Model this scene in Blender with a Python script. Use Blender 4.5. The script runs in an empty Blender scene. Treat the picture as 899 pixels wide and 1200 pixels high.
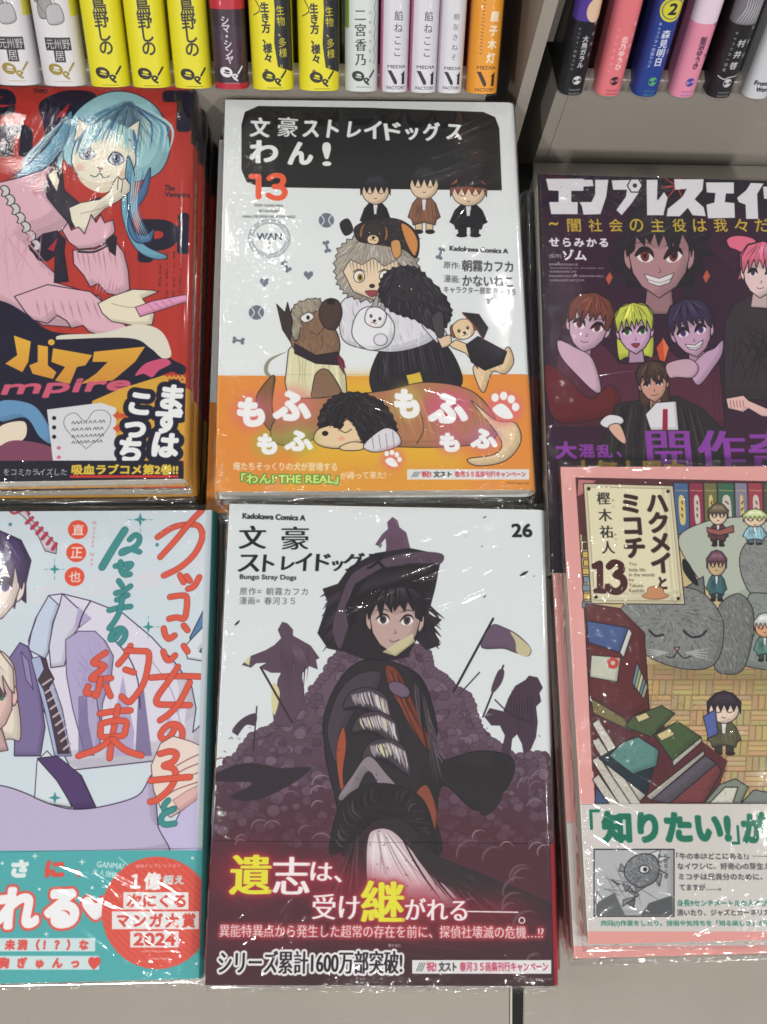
import bpy, math, random
import numpy as np
from mathutils import Matrix, Vector

# ------------------------------------------------------------------ camera, world, lamps, exposure
SC = bpy.context.scene
COL = SC.collection
MM = 0.001

F_PX, PITCH, ROLL, CAM_H = 1061.876, 0.224175, 0.159737, 400.43      # solved from the cover corners
_g = math.radians(-9.3)
_R = np.array([[math.cos(_g), -math.sin(_g), 0], [math.sin(_g), math.cos(_g), 0], [0, 0, 1]])
_fw = np.array([0, math.sin(PITCH), -math.cos(PITCH)])
_up = np.array([0, math.cos(PITCH), math.sin(PITCH)])
_rt = np.array([1.0, 0, 0])
_r2 = _R @ (math.cos(ROLL) * _rt + math.sin(ROLL) * _up)
_u2 = _R @ (-math.sin(ROLL) * _rt + math.cos(ROLL) * _up)
_f2 = _R @ _fw
cam_data = bpy.data.cameras.new('camera')
cam = bpy.data.objects.new('camera', cam_data)
COL.objects.link(cam)
cam_data.sensor_fit = 'VERTICAL'
cam_data.sensor_height = 36
cam_data.lens = F_PX / 1200 * 36
cam_data.clip_start = 0.01
cam_data.clip_end = 50
_m = Matrix.Identity(4)
for _i in range(3):
    _m[_i][0], _m[_i][1], _m[_i][2] = _r2[_i], _u2[_i], -_f2[_i]
_m[2][3] = CAM_H * MM
cam.matrix_world = _m
SC.camera = cam

SC.view_settings.view_transform = 'Standard'
SC.view_settings.look = 'None'
SC.view_settings.exposure = -0.10
SC.view_settings.gamma = 1.0
world = bpy.data.worlds.new('World')
SC.world = world
world.use_nodes = True
world.node_tree.nodes['Background'].inputs[0].default_value = (0.93, 0.97, 1.0, 1)
world.node_tree.nodes['Background'].inputs[1].default_value = 0.17


def lamp(name, loc, target, size, size_y, power, color=(1, 0.97, 0.93)):
    d = bpy.data.lights.new(name, 'AREA')
    d.shape = 'RECTANGLE'
    d.size, d.size_y = size, size_y
    d.energy = power
    d.color = color
    o = bpy.data.objects.new(name, d)
    COL.objects.link(o)
    o.location = loc
    o.rotation_euler = (Vector(target) - Vector(loc)).to_track_quat('-Z', 'Y').to_euler()
    return o


# the shop's ceiling lamps: small bright fittings, overhead and to the sides
lamp('ceiling_lamp', (-0.90, 1.57, 1.9), (0, 0.1, 0), 0.03, 0.10, 0.40)
lamp('ceiling_lamp', (-0.72, 1.54, 1.9), (0, 0.1, 0), 0.03, 0.08, 0.2)
lamp('ceiling_lamp', (-1.65, 0.35, 1.9), (0, 0.1, 0), 0.14, 0.14, 5.5)
lamp('ceiling_lamp', (1.70, 0.30, 1.9), (0, 0.1, 0), 0.14, 0.14, 5.5)
lamp('ceiling_lamp', (-1.10, -1.50, 1.75), (0, 0.1, 0), 0.12, 0.12, 25)
lamp('ceiling_lamp', (1.15, -1.55, 1.75), (0, 0.1, 0), 0.12, 0.12, 25)
lamp('ceiling_lamp', (0.05, -1.45, 1.9), (0, 0.1, 0), 0.08, 0.08, 15)
lamp('ceiling_lamp', (0.60, 2.10, 1.9), (0, 0.1, 0), 0.12, 0.10, 5)
lamp('ceiling_lamp', (-0.35, 2.15, 1.9), (0, 0.1, 0), 0.12, 0.10, 5)
lamp('ceiling_lamp', (1.70, 1.50, 1.9), (0, 0.1, 0), 0.12, 0.12, 5)
# tiny extra lamps, added only to put glints on the wrap
for _x, _y in ((0.40, 1.05), (-0.55, -0.95), (1.05, -0.25), (-0.30, 1.25), (-0.95, 0.35), (0.45, -0.85)):
    lamp('glint_lamp', (_x, _y, 1.9), (0, 0.1, 0), 0.018, 0.018, 0.6)


# ------------------------------------------------------------------ rectifying the photograph onto a cover
def on_plane(px, py, z):
    d = _f2 * F_PX + _r2 * (px - 449.5) - _u2 * (py - 600)
    t = (z - CAM_H) / d[2]
    return d * t + np.array([0, 0, CAM_H])


# ------------------------------------------------------------------ print: a small rasteriser for the printed covers
RES = 6.0
SUB = 4


def coverage(E, w, h):
    """edges (x0,y0,x1,y1) in pixels -> mask (nonzero winding), antialiased; returns (x0, y0, mask)"""
    if len(E) == 0:
        return None
    x0 = int(max(0, math.floor(min(E[:, 0].min(), E[:, 2].min())) - 1))
    x1 = int(min(w, math.ceil(max(E[:, 0].max(), E[:, 2].max())) + 2))
    y0 = int(max(0, math.floor(min(E[:, 1].min(), E[:, 3].min())) - 1))
    y1 = int(min(h, math.ceil(max(E[:, 1].max(), E[:, 3].max())) + 2))
    if x1 <= x0 or y1 <= y0:
        return None
    W, Hh = x1 - x0, (y1 - y0) * SUB
    ax, ay, bx, by = E[:, 0] - x0, (E[:, 1] - y0) * SUB, E[:, 2] - x0, (E[:, 3] - y0) * SUB
    sg = np.where(by > ay, 1.0, -1.0)
    lo = np.where(by > ay, ay, by)
    hi = np.where(by > ay, by, ay)
    r0 = np.clip(np.ceil(lo - 0.5), 0, Hh).astype(int)
    r1 = np.clip(np.ceil(hi - 0.5), 0, Hh).astype(int)
    n = r1 - r0
    k = n > 0
    if not k.any():
        return None
    ax, ay, bx, by, sg, r0, n = ax[k], ay[k], bx[k], by[k], sg[k], r0[k], n[k]
    idx = np.repeat(np.arange(len(n)), n)
    off = np.arange(n.sum()) - np.repeat(np.cumsum(n) - n, n)
    rows = r0[idx] + off
    t = (rows + 0.5 - ay[idx]) / (by[idx] - ay[idx])
    xs = np.clip(ax[idx] + t * (bx[idx] - ax[idx]), 0, W - 0.001)
    xi = np.floor(xs).astype(int)
    fr = xs - xi
    acc = np.zeros(Hh * (W + 2))
    base = rows * (W + 2) + xi
    np.add.at(acc, base, sg[idx] * (1 - fr))
    np.add.at(acc, base + 1, sg[idx] * fr)
    m = np.minimum(np.abs(np.cumsum(acc.reshape(Hh, W + 2), axis=1)[:, :W]), 1.0)
    return x0, y0, m.reshape(y1 - y0, SUB, W).mean(axis=1)


def dilate(m, rx, ry=None):
    ry = rx if ry is None else ry
    if rx < 0.3 and ry < 0.3:
        return m
    ix, iy = int(math.ceil(rx)), int(math.ceil(ry))
    p = np.pad(m, ((iy, iy), (ix, ix)))
    out = p.copy()
    H_, W_ = p.shape
    for dy in range(-iy, iy + 1):
        for dx in range(-ix, ix + 1):
            q = math.sqrt((dx / max(rx, .01)) ** 2 + (dy / max(ry, .01)) ** 2)
            wgt = min(1.0, max(0.0, (1 - q) * max(rx, ry) + 0.75))
            if wgt <= 0 or (dx == 0 and dy == 0):
                continue
            src = p[max(0, -dy):H_ - max(0, dy), max(0, -dx):W_ - max(0, dx)]
            dst = out[max(0, dy):H_ - max(0, -dy), max(0, dx):W_ - max(0, -dx)]
            np.maximum(dst, src * wgt, out=dst)
    return out


def blur(m, r):
    r = int(round(r))
    if r < 1:
        return m
    p = np.pad(m, r * 3)
    for _ in range(3):
        for ax in (0, 1):
            c = np.cumsum(np.pad(p, [(r + 1, r) if a == ax else (0, 0) for a in (0, 1)]), axis=ax)
            n = p.shape[ax]
            p = (np.take(c, range(2 * r + 1, 2 * r + 1 + n), axis=ax) - np.take(c, range(0, n), axis=ax)) / (2 * r + 1)
    return p


_glyphs = {}
_tc = bpy.data.curves.new('glyph_source', 'FONT')
_to = bpy.data.objects.new('glyph_source', _tc)
COL.objects.link(_to)


def glyph(s):
    if s not in _glyphs:
        _tc.body = s
        _tc.resolution_u = 4
        bpy.context.view_layer.update()
        dg = bpy.context.evaluated_depsgraph_get()
        ev = _to.evaluated_get(dg)
        me = ev.to_mesh()
        n = len(me.vertices)
        if n == 0:
            _glyphs[s] = (np.zeros((0, 4)), (0, 0, .3, .3))
        else:
            v = np.zeros(n * 3)
            me.vertices.foreach_get('co', v)
            v = v.reshape(-1, 3)[:, :2]
            E = []
            for p in me.polygons:
                q = list(p.vertices)
                a = v[q]
                area = sum(a[i][0] * a[(i + 1) % len(q)][1] - a[(i + 1) % len(q)][0] * a[i][1] for i in range(len(q)))
                if area < 0:
                    q = q[::-1]
                for i in range(len(q)):
                    E.append((*v[q[i]], *v[q[(i + 1) % len(q)]]))
            _glyphs[s] = (np.array(E), (v[:, 0].min(), v[:, 1].min(), v[:, 0].max(), v[:, 1].max()))
        ev.to_mesh_clear()
    return _glyphs[s]


def smooth_pts(P, closed=True, n=6):
    P = [np.array(p, float) for p in P]
    out = []
    m = len(P)
    rng = range(m) if closed else range(m - 1)
    for i in rng:
        a = P[(i - 1) % m] if closed or i > 0 else P[i]
        b, c = P[i], P[(i + 1) % m]
        d = P[(i + 2) % m] if closed or i + 2 < m else c
        for k in range(n):
            t = k / n
            out.append(0.5 * ((2 * b) + (-a + c) * t + (2 * a - 5 * b + 4 * c - d) * t * t + (-a + 3 * b - 3 * c + d) * t ** 3))
    if not closed:
        out.append(P[-1])
    return out


def blurless(m):
    return np.clip(m, 0, 1)


def rgb(c):
    return np.array(c, float) / 255.0


class Sheet:
    """A printed sheet w x h mm. Points are given in mm from its lower left corner, or, when a
    placement is set, in photograph pixels that are rectified onto the book's cover."""

    def __init__(s, w, h, base, place=None, res=RES):
        s.w, s.h, s.res = w, h, res
        s.W, s.H = int(w * res), int(h * res)
        s.a = np.ones((s.H, s.W, 3)) * rgb(base)
        s.place = place
        s.zoom = None

    def pt(s, p):
        x, y = p
        if s.zoom:
            x, y = s.zoom[0] + x / s.zoom[2], s.zoom[1] + y / s.zoom[2]
        if s.place:
            cx, cy, rot, z = s.place
            q = on_plane(x, y, z) - np.array([cx, cy, 0])
            c, d = math.cos(-rot), math.sin(-rot)
            x, y = q[0] * c - q[1] * d + 64, q[0] * d + q[1] * c + 89
        return np.array([x * s.res, (s.h - y) * s.res])

    def put(s, cov, color, alpha=1.0, color2=None, grad=None):
        if cov is None:
            return
        x0, y0, m = cov
        ys, xs = max(0, y0), max(0, x0)
        m = m[ys - y0:, xs - x0:]
        m = m[:max(0, s.H - ys), :max(0, s.W - xs)]
        if m.size == 0:
            return
        reg = s.a[ys:ys + m.shape[0], xs:xs + m.shape[1]]
        col = rgb(color)
        if color2 is not None:
            (ax, ay), (bx, by) = s.pt(grad[0]), s.pt(grad[1])
            yy, xx = np.mgrid[ys:ys + m.shape[0], xs:xs + m.shape[1]]
            t = ((xx - ax) * (bx - ax) + (yy - ay) * (by - ay)) / max(1e-6, (bx - ax) ** 2 + (by - ay) ** 2)
            t = np.clip(t, 0, 1)[..., None]
            col = col * (1 - t) + rgb(color2) * t
        mm = (m * alpha)[..., None]
        reg[:] = reg * (1 - mm) + col * mm

    def edges(s, P):
        Q = np.array([s.pt(p) for p in P])
        return np.hstack([Q, np.roll(Q, -1, axis=0)])

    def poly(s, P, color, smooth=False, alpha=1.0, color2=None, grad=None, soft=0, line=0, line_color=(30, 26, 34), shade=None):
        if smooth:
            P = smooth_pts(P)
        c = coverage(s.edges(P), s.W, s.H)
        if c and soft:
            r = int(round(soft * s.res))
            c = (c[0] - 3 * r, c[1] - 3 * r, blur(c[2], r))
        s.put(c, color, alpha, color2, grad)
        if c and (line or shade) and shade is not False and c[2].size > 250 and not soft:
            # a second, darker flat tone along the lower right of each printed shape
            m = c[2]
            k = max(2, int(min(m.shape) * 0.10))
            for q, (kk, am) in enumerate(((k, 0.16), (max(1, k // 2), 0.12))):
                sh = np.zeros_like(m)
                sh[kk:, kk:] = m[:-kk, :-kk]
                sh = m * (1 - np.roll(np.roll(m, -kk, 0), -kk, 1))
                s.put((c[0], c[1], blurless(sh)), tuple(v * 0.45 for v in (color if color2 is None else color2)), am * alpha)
        if line:
            s.stroke(list(P) + [P[0]], line, line_color, smooth=False)

    def stroke(s, P, w, color, smooth=True, alpha=1.0, taper=False, outline=None):
        if outline:
            s.stroke(P, w + 2 * outline[0], outline[1], smooth, alpha, taper)
        if smooth and len(P) > 2:
            P = smooth_pts(P, False, 5)
        Q = [s.pt(p) for p in P]
        r0 = w * s.res / 2
        E = []
        n = len(Q)
        rad = []
        for i in range(n):
            t = i / max(1, n - 1)
            rad.append(r0 * (max(0.12, math.sin(math.pi * min(1, 0.12 + t * 0.88)) if taper else 1)))
        for i in range(n):
            k = 10 if r0 > 1.5 else 6
            pts = [Q[i] + rad[i] * np.array([math.cos(a), math.sin(a)]) for a in [2 * math.pi * j / k for j in range(k)]]
            for j in range(k):
                E.append((*pts[j], *pts[(j + 1) % k]))
            if i + 1 < n:
                d = Q[i + 1] - Q[i]
                L = math.hypot(*d)
                if L < 1e-6:
                    continue
                nn = np.array([-d[1], d[0]]) / L
                q = [Q[i] - nn * rad[i], Q[i + 1] - nn * rad[i + 1], Q[i + 1] + nn * rad[i + 1], Q[i] + nn * rad[i]]
                for j in range(4):
                    E.append((*q[j], *q[(j + 1) % 4]))
        s.put(coverage(np.array(E), s.W, s.H), color, alpha)

    def strands(s, A, B, n, cols, w=0.5, bow=0.0, seed=1, alpha=1.0, shaken=1.5):
        """n tapered ink strokes from points along the polyline A to points along the polyline B"""
        rnd = random.Random(seed)

        def along(P, t):
            t = min(0.9999, max(0, t)) * (len(P) - 1)
            i = int(t)
            f = t - i
            return (P[i][0] * (1 - f) + P[i + 1][0] * f, P[i][1] * (1 - f) + P[i + 1][1] * f)
        for k in range(n):
            t = (k + rnd.uniform(-.3, .3)) / max(1, n - 1)
            a, b = along(A, t), along(B, t)
            e = rnd.uniform(.7, 1.0)
            b = (a[0] + (b[0] - a[0]) * e, a[1] + (b[1] - a[1]) * e)
            mx, my = (a[0] + b[0]) / 2, (a[1] + b[1]) / 2
            nx, ny = -(b[1] - a[1]), b[0] - a[0]
            o = bow + rnd.uniform(-.04, .04)
            s.stroke([a, (mx + nx * o + rnd.uniform(-shaken, shaken), my + ny * o + rnd.uniform(-shaken, shaken)), b], w * rnd.uniform(.5, 1.3), rnd.choice(cols), taper=True, alpha=alpha)

    def hatch(s, L, color, alpha=1.0):
        """many thin lozenge strokes (x0, y0, x1, y1, width in mm) in one pass"""
        if not len(L):
            return
        E = []
        for x0, y0, x1, y1, w in L:
            a, b = s.pt((x0, y0)), s.pt((x1, y1))
            d = b - a
            l = math.hypot(*d)
            if l < 1e-5:
                continue
            n_ = np.array([-d[1], d[0]]) / l * w * s.res / 2
            m = a + d * .4
            q = (a, m - n_, b, m + n_)
            for i in range(4):
                E.append((*q[i], *q[(i + 1) % 4]))
        s.put(coverage(np.array(E), s.W, s.H), color, alpha)

    def fur(s, P, base, cols, ang, n, ln, w=0.3, seed=1, line=0.3, spike=0.0):
        """a furry shape: spiky outline filled with short directed strokes; ang is a number or f(x, y)"""
        rnd = random.Random(seed)
        Q = smooth_pts(P, True, 6)
        A = np.array(Q)
        cx, cy = A.mean(0)
        if spike:
            Q2 = []
            for i, (x, y) in enumerate(Q):
                k = spike * (1.0 if i % 2 else -0.2) * rnd.uniform(.5, 1.2)
                d = math.hypot(x - cx, y - cy) + 1e-6
                Q2.append((x + (x - cx) / d * k, y + (y - cy) / d * k))
            Q = Q2
        s.poly(Q, base, line=line)
        x0, y0 = A.min(0); x1, y1 = A.max(0)
        L = {i: [] for i in range(len(cols))}
        tries = 0
        k = 0
        while k < n and tries < n * 5:
            tries += 1
            x, y = rnd.uniform(x0, x1), rnd.uniform(y0, y1)
            c = False
            for i in range(len(P)):
                (ax, ay), (bx, by) = P[i - 1], P[i]
                if (ay > y) != (by > y) and x < (bx - ax) * (y - ay) / (by - ay) + ax:
                    c = not c
            if not c:
                continue
            a = (ang(x, y) if callable(ang) else ang) + rnd.uniform(-.25, .25)
            l = ln * rnd.uniform(.5, 1.2)
            L[rnd.randrange(len(cols))].append((x - math.cos(a) * l / 2, y - math.sin(a) * l / 2, x + math.cos(a) * l / 2, y + math.sin(a) * l / 2, w * rnd.uniform(.5, 1.3)))
            k += 1
        for i, c in enumerate(cols):
            s.hatch(L[i], c)

    def portrait(s, x, y, w, skin, hair, rot=0.0, iris=(70, 50, 60), style=0, mouth='line', neck=True, ink=(40, 28, 36), look=0.0):
        """a plain, anonymous drawn head: w is the face width, (x, y) the point between the eyes"""
        ca, sa = math.cos(rot), math.sin(rot)
        T = lambda L: [(x + (u * ca - v * sa) * w, y + (u * sa + v * ca) * w) for u, v in L]
        rnd = random.Random(style * 7 + 3)
        lw = max(.16, min(.4, w * .004 + .12))
        dark = tuple(c * .62 for c in hair)
        lite = tuple(min(255, c * 1.25 + 14) for c in hair)
        back = [(-.62, -.1), (-.66, -.5), (-.45, -.82), (0, -.96), (.45, -.82), (.66, -.5), (.62, -.1), (.66, .22), (.50, .12), (.48, .34), (.3, .1), (-.3, .1), (-.46, .36), (-.5, .12), (-.68, .26)]
        if style % 3 == 1:
            back = [(-.6, 0), (-.64, -.5), (-.4, -.84), (0, -.94), (.42, -.84), (.64, -.5), (.6, 0), (.58, .5), (.50, .86), (.3, .8), (-.3, .8), (-.54, .88), (-.6, .5)]
        s.poly(T(back), hair, line=lw, line_color=ink, smooth=style % 3 == 1)
        if neck:
            s.poly(T([(-.2, .4), (.2, .4), (.26, 1.0), (-.26, 1.0)]), tuple(c * .86 for c in skin), line=lw, line_color=ink)
        for d in (-1, 1):
            s.poly(T([(d * .5, -.06), (d * .6, -.12), (d * .6, .1), (d * .5, .22)]), skin, line=lw, line_color=ink, smooth=True)
        s.poly(T([(-.5, -.4), (-.52, 0), (-.46, .28), (-.3, .52), (0, .72), (.3, .52), (.46, .28), (.52, 0), (.5, -.4)]), skin, line=lw, line_color=ink)
        s.poly(T([(-.5, -.45), (-.51, -.05), (-.3, -.2), (0, -.12), (.3, -.2), (.51, -.05), (.5, -.45)]), tuple(c * .84 for c in skin), alpha=.7)
        es, sl, mx_ = rnd.uniform(.82, 1.15), rnd.uniform(-.02, .07), rnd.choice((.10, .14, .18))
        for d in (-1, 1):
            ex = d * .25
            T0 = T
            T = lambda L, ex=ex, d=d: T0([(ex + (u - ex) * es, v * es + (u - ex) * d * sl * -3) for u, v in L])
            s.poly(T([(ex - .14, .0), (ex - .05, -.1), (ex + .08, -.1), (ex + .15, .0), (ex + .06, .09), (ex - .08, .09)]), (232, 228, 228), smooth=True)
            s.poly(T([(ex + look - .06, -.08), (ex + look + .06, -.08), (ex + look + .07, .03), (ex + look, .09), (ex + look - .07, .03)]), iris, smooth=True)
            s.poly(T([(ex + look - .03, -.05), (ex + look + .03, -.05), (ex + look + .02, .03), (ex + look - .02, .03)]), ink)
            s.stroke(T([(ex - .16, .01), (ex - .04, -.12), (ex + .09, -.11), (ex + .16, -.0)]), w * .012 + .18, ink, taper=True)
            s.stroke(T([(ex - .17 + d * .02, -.2), (ex, -.25), (ex + .17, -.21)]), .3, dark, taper=True)
            T = T0
        s.stroke(T([(.0, .2), (.03, .26), (-.02, .28)]), .16, ink)
        if mouth == 'line':
            s.stroke(T([(-mx_, .41), (-mx_ * .3, .45), (mx_, .40)]), .22, ink)
        elif mouth == 'grin':
            s.poly(T([(-.26, .30), (0, .38), (.26, .28), (.18, .46), (0, .52), (-.18, .46)]), (226, 220, 220), line=.22, line_color=ink)
            s.stroke(T([(-.22, .39), (0, .45), (.22, .38)]), .16, ink)
        else:
            s.poly(T([(-.13, .38), (.13, .38), (.05, .5), (-.05, .5)]), (150, 60, 70), smooth=True, line=.14, line_color=ink)
        top = [(-.56, .0), (-.62, -.45), (-.44, -.8), (0, -.94), (.44, -.8), (.62, -.45), (.56, .0)]
        n = 7
        z = []
        for k in range(n * 2 + 1):
            u = .56 - 1.12 * k / (n * 2)
            z.append((u + (rnd.uniform(-.06, .09) if k % 2 else 0), (-.02 - rnd.uniform(-.06, .2) if k % 2 else -.34 - rnd.uniform(0, .1))))
        s.poly(T(top + z[1:-1]), hair, line=lw, line_color=ink)
        L1, L2 = [], []
        for k in range(46):
            u = rnd.uniform(-.52, .52)
            p = T([(u * .3 + rnd.uniform(-.03, .03), -.9 + abs(u) * .1), (u * 1.02, -.34 + rnd.uniform(-.12, .1) - abs(u) * .1)])
            (L1 if k % 3 else L2).append((*p[0], *p[1], .3 * w / 20 if w > 12 and s.zoom is None else .32))
        s.hatch(L1, dark)
        s.hatch(L2, lite)

    def critter(s, x, y, r, col, ear='flop', muzzle=None, rot=0.0, eye='dot', ink=(40, 30, 34), ear_col=None):
        """a plain puppy or cat head of radius r"""
        ca, sa = math.cos(rot), math.sin(rot)
        T = lambda L: [(x + (u * ca - v * sa) * r, y + (u * sa + v * ca) * r) for u, v in L]
        ec = ear_col or tuple(c * .7 for c in col)
        for d in (-1, 1):
            if ear == 'flop':
                s.poly(T([(d * .6, -.7), (d * 1.05, -.6), (d * 1.2, .1), (d * 1.0, .45), (d * .8, .0)]), ec, smooth=True, line=.25, line_color=ink)
            elif ear == 'long':
                s.poly(T([(d * .1, -.7), (d * .2, -1.7), (d * .5, -1.9), (d * .6, -.7)]), ec, smooth=True, line=.25, line_color=ink)
            else:
                s.poly(T([(d * .25, -.85), (d * .8, -1.35), (d * .95, -.4)]), ec, line=.25, line_color=ink)
        s.poly(T([(-.95, .0), (-.8, -.65), (0, -.95), (.8, -.65), (.95, .0), (.8, .6), (.3, .85), (-.3, .85), (-.8, .6)]), col, smooth=True, line=.28, line_color=ink)
        if muzzle:
            s.poly(T([(-.42, .3), (0, .1), (.42, .3), (.4, .7), (0, .84), (-.4, .7)]), muzzle, smooth=True)
        s.oval(T([(0, .3)])[0], r * .15, r * .11, ink)
        for d in (-1, 1):
            if eye == 'dot':
                s.oval(T([(d * .42, -.02)])[0], r * .13, r * .16, ink)
                s.oval(T([(d * .42 + .04, -.07)])[0], r * .045, r * .05, (236, 236, 236))
            else:
                s.stroke(T([(d * .42 - .16, -.02), (d * .42, .07), (d * .42 + .16, -.02)]), .26, ink)
            s.stroke(T([(0, .42), (d * .12, .54), (d * .26, .5)]), .2, ink)

    def face(s, x, y, w, ink=(60, 44, 50)):
        """a plain resting face: two closed lids and a short mouth"""
        for d in (-1, 1):
            s.stroke([(x + d * w * .5 - w * .2, y), (x + d * w * .5, y + w * .10), (x + d * w * .5 + w * .2, y)], .28, ink)
        s.stroke([(x - w * .12, y + w * .5), (x, y + w * .56), (x + w * .12, y + w * .5)], .25, ink)

    def oval(s, c, rx, ry, color, rot=0, **k):
        P = [(c[0] + rx * math.cos(a) * math.cos(rot) - ry * math.sin(a) * math.sin(rot),
              c[1] + rx * math.cos(a) * math.sin(rot) + ry * math.sin(a) * math.cos(rot)) for a in np.linspace(0, 2 * math.pi, 33)[:-1]]
        s.poly(P, color, **k)

    def rect(s, x0, y0, x1, y1, color, **k):
        s.poly([(x0, y0), (x1, y0), (x1, y1), (x0, y1)], color, **k)

    def _glyph_cov(s, items, bold, hb):
        """items: (edges) already in pixels"""
        E = np.vstack(items) if items else np.zeros((0, 4))
        c = coverage(E, s.W, s.H)
        if c is None:
            return None
        rx, ry = (bold + hb) * s.res, bold * s.res
        if rx >= 0.3 or ry >= .3:
            ix, iy = (int(math.ceil(rx)), int(math.ceil(ry)))
            m = dilate(c[2], rx, ry)
            c = (c[0] - ix, c[1] - iy, m)
        return c

    def text(s, t, a, b, h, color, bold=0.0, hb=0.0, even=False, outline=(), alpha=1.0, jitter=0, seed=1, shear=0.0, width=None, color2=None, grad=None, soft_outline=0):
        """a, b: the lower left and lower right ends of the ink; h: ink height (same units)."""
        A, B = s.pt(a), s.pt(b)
        L = float(np.hypot(*(B - A)))
        ux = (B - A) / L
        C2 = s.pt((a[0], a[1] + (h if s.place is None and not s.zoom else -h)))
        hh = abs(float(np.dot(C2 - A, np.array([-ux[1], ux[0]]))))
        uy = -np.array([-ux[1], ux[0]]) if np.dot(C2 - A, np.array([-ux[1], ux[0]])) < 0 else np.array([-ux[1], ux[0]])
        rnd = random.Random(seed)
        items = []
        if not even:
            E, bb = glyph(t)
            if len(E) == 0:
                return
            sx, sy = L / (bb[2] - bb[0]), hh / (bb[3] - bb[1])
            q = E.copy()
            X0, Y0 = (q[:, 0] - bb[0]) * sx, (q[:, 1] - bb[1]) * sy
            X1, Y1 = (q[:, 2] - bb[0]) * sx, (q[:, 3] - bb[1]) * sy
            X0, X1 = X0 + Y0 * shear, X1 + Y1 * shear
            items.append(np.stack([A[0] + X0 * ux[0] + Y0 * uy[0], A[1] + X0 * ux[1] + Y0 * uy[1],
                                   A[0] + X1 * ux[0] + Y1 * uy[0], A[1] + X1 * ux[1] + Y1 * uy[1]], axis=1))
        else:
            n = len(t)
            em = hh / 0.90
            cw = width * em if width else min(em, L / n * 1.02)
            for i, ch in enumerate(t):
                E, bb = glyph(ch)
                if len(E) == 0:
                    continue
                cx = (cw / 2 + (L - cw) * (i / max(1, n - 1))) if n > 1 else L / 2
                ang = rnd.uniform(-jitter, jitter)
                k = 1 + rnd.uniform(-jitter, jitter) * 0.6
                ca, sa = math.cos(ang), math.sin(ang)

                def tr(X, Y):
                    X = (X - 0.5) * cw * k
                    Y = (Y - 0.385) * em * k
                    X, Y = X * ca - Y * sa, X * sa + Y * ca
                    X = X + cx
                    Y = Y + hh / 2
                    X = X + Y * shear
                    return A[0] + X * ux[0] + Y * uy[0], A[1] + X * ux[1] + Y * uy[1]
                x0, y0 = tr(E[:, 0], E[:, 1])
                x1, y1 = tr(E[:, 2], E[:, 3])
                items.append(np.stack([x0, y0, x1, y1], axis=1))
        s._paint(items, color, bold, hb, outline, alpha, color2, grad, soft_outline)

    def _paint(s, items, color, bold, hb, outline, alpha, color2=None, grad=None, soft_outline=0):
        for (ow, oc) in outline:
            c = s._glyph_cov(items, bold + ow, hb)
            if c and soft_outline:
                r = int(round(soft_outline * s.res))
                c = (c[0] - 3 * r, c[1] - 3 * r, blur(c[2], r))
            s.put(c, oc, 1.0 if not soft_outline else 0.9)
        s.put(s._glyph_cov(items, bold, hb), color, alpha, color2, grad)

    def vtext(s, t, a, b, size, color, bold=0.0, hb=0.0, outline=(), alpha=1.0, sx=1.0):
        """vertical line: a, b are the centres of the first and the last character; size: em."""
        A, B = s.pt(a), s.pt(b)
        C2 = s.pt((a[0] + size, a[1]))
        em = float(np.hypot(*(C2 - A)))
        items = []
        n = len(t)
        d = B - A
        L = max(1e-6, float(np.hypot(*d)))
        dn = d / L if n > 1 else np.array([0, 1.0])
        rx = np.array([dn[1], -dn[0]])
        for i, ch in enumerate(t):
            E, bb = glyph(ch)
            if len(E) == 0:
                continue
            P = A + d * (i / max(1, n - 1))
            latin = ord(ch) < 128
            cxg = (bb[0] + bb[2]) / 2 if latin else 0.5
            f = lambda X, Y: (P[0] + (X - cxg) * em * sx * rx[0] - (Y - 0.385) * em * dn[0],
                              P[1] + (X - cxg) * em * sx * rx[1] - (Y - 0.385) * em * dn[1])
            x0, y0 = f(E[:, 0], E[:, 1])
            x1, y1 = f(E[:, 2], E[:, 3])
            items.append(np.stack([x0, y0, x1, y1], axis=1))
        s._paint(items, color, bold, hb, outline, alpha)

    def image(s, name):
        im = bpy.data.images.new(name, s.W, s.H, alpha=False)
        buf = np.ones((s.H, s.W, 4), dtype=np.float32)
        rs = np.random.RandomState(len(name))
        buf[..., :3] = np.clip(s.a + rs.normal(0, 0.006, (s.H, s.W, 1)), 0, 1)[::-1]
        im.pixels.foreach_set(buf.ravel())
        im.update()
        im.pack()
        return im


# ------------------------------------------------------------------ materials
def mat(name):
    m = bpy.data.materials.new(name)
    m.use_nodes = True
    return m, m.node_tree, m.node_tree.nodes['Principled BSDF']


def lin(c):
    return tuple((v / 255.0 / 12.92 if v / 255.0 <= 0.04045 else ((v / 255.0 + 0.055) / 1.055) ** 2.4) for v in c) + (1,)


def add_bump(nt, bsdf, scale, strength, dist, detail=3.0, kind='Object'):
    tc = nt.nodes.new('ShaderNodeTexCoord')
    no = nt.nodes.new('ShaderNodeTexNoise')
    no.inputs['Scale'].default_value = scale
    no.inputs['Detail'].default_value = detail
    bu = nt.nodes.new('ShaderNodeBump')
    bu.inputs['Strength'].default_value = strength
    bu.inputs['Distance'].default_value = dist
    nt.links.new(tc.outputs[kind], no.inputs['Vector'])
    nt.links.new(no.outputs['Fac'], bu.inputs['Height'])
    nt.links.new(bu.outputs['Normal'], bsdf.inputs['Normal'])
    return tc, no, bu


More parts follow.
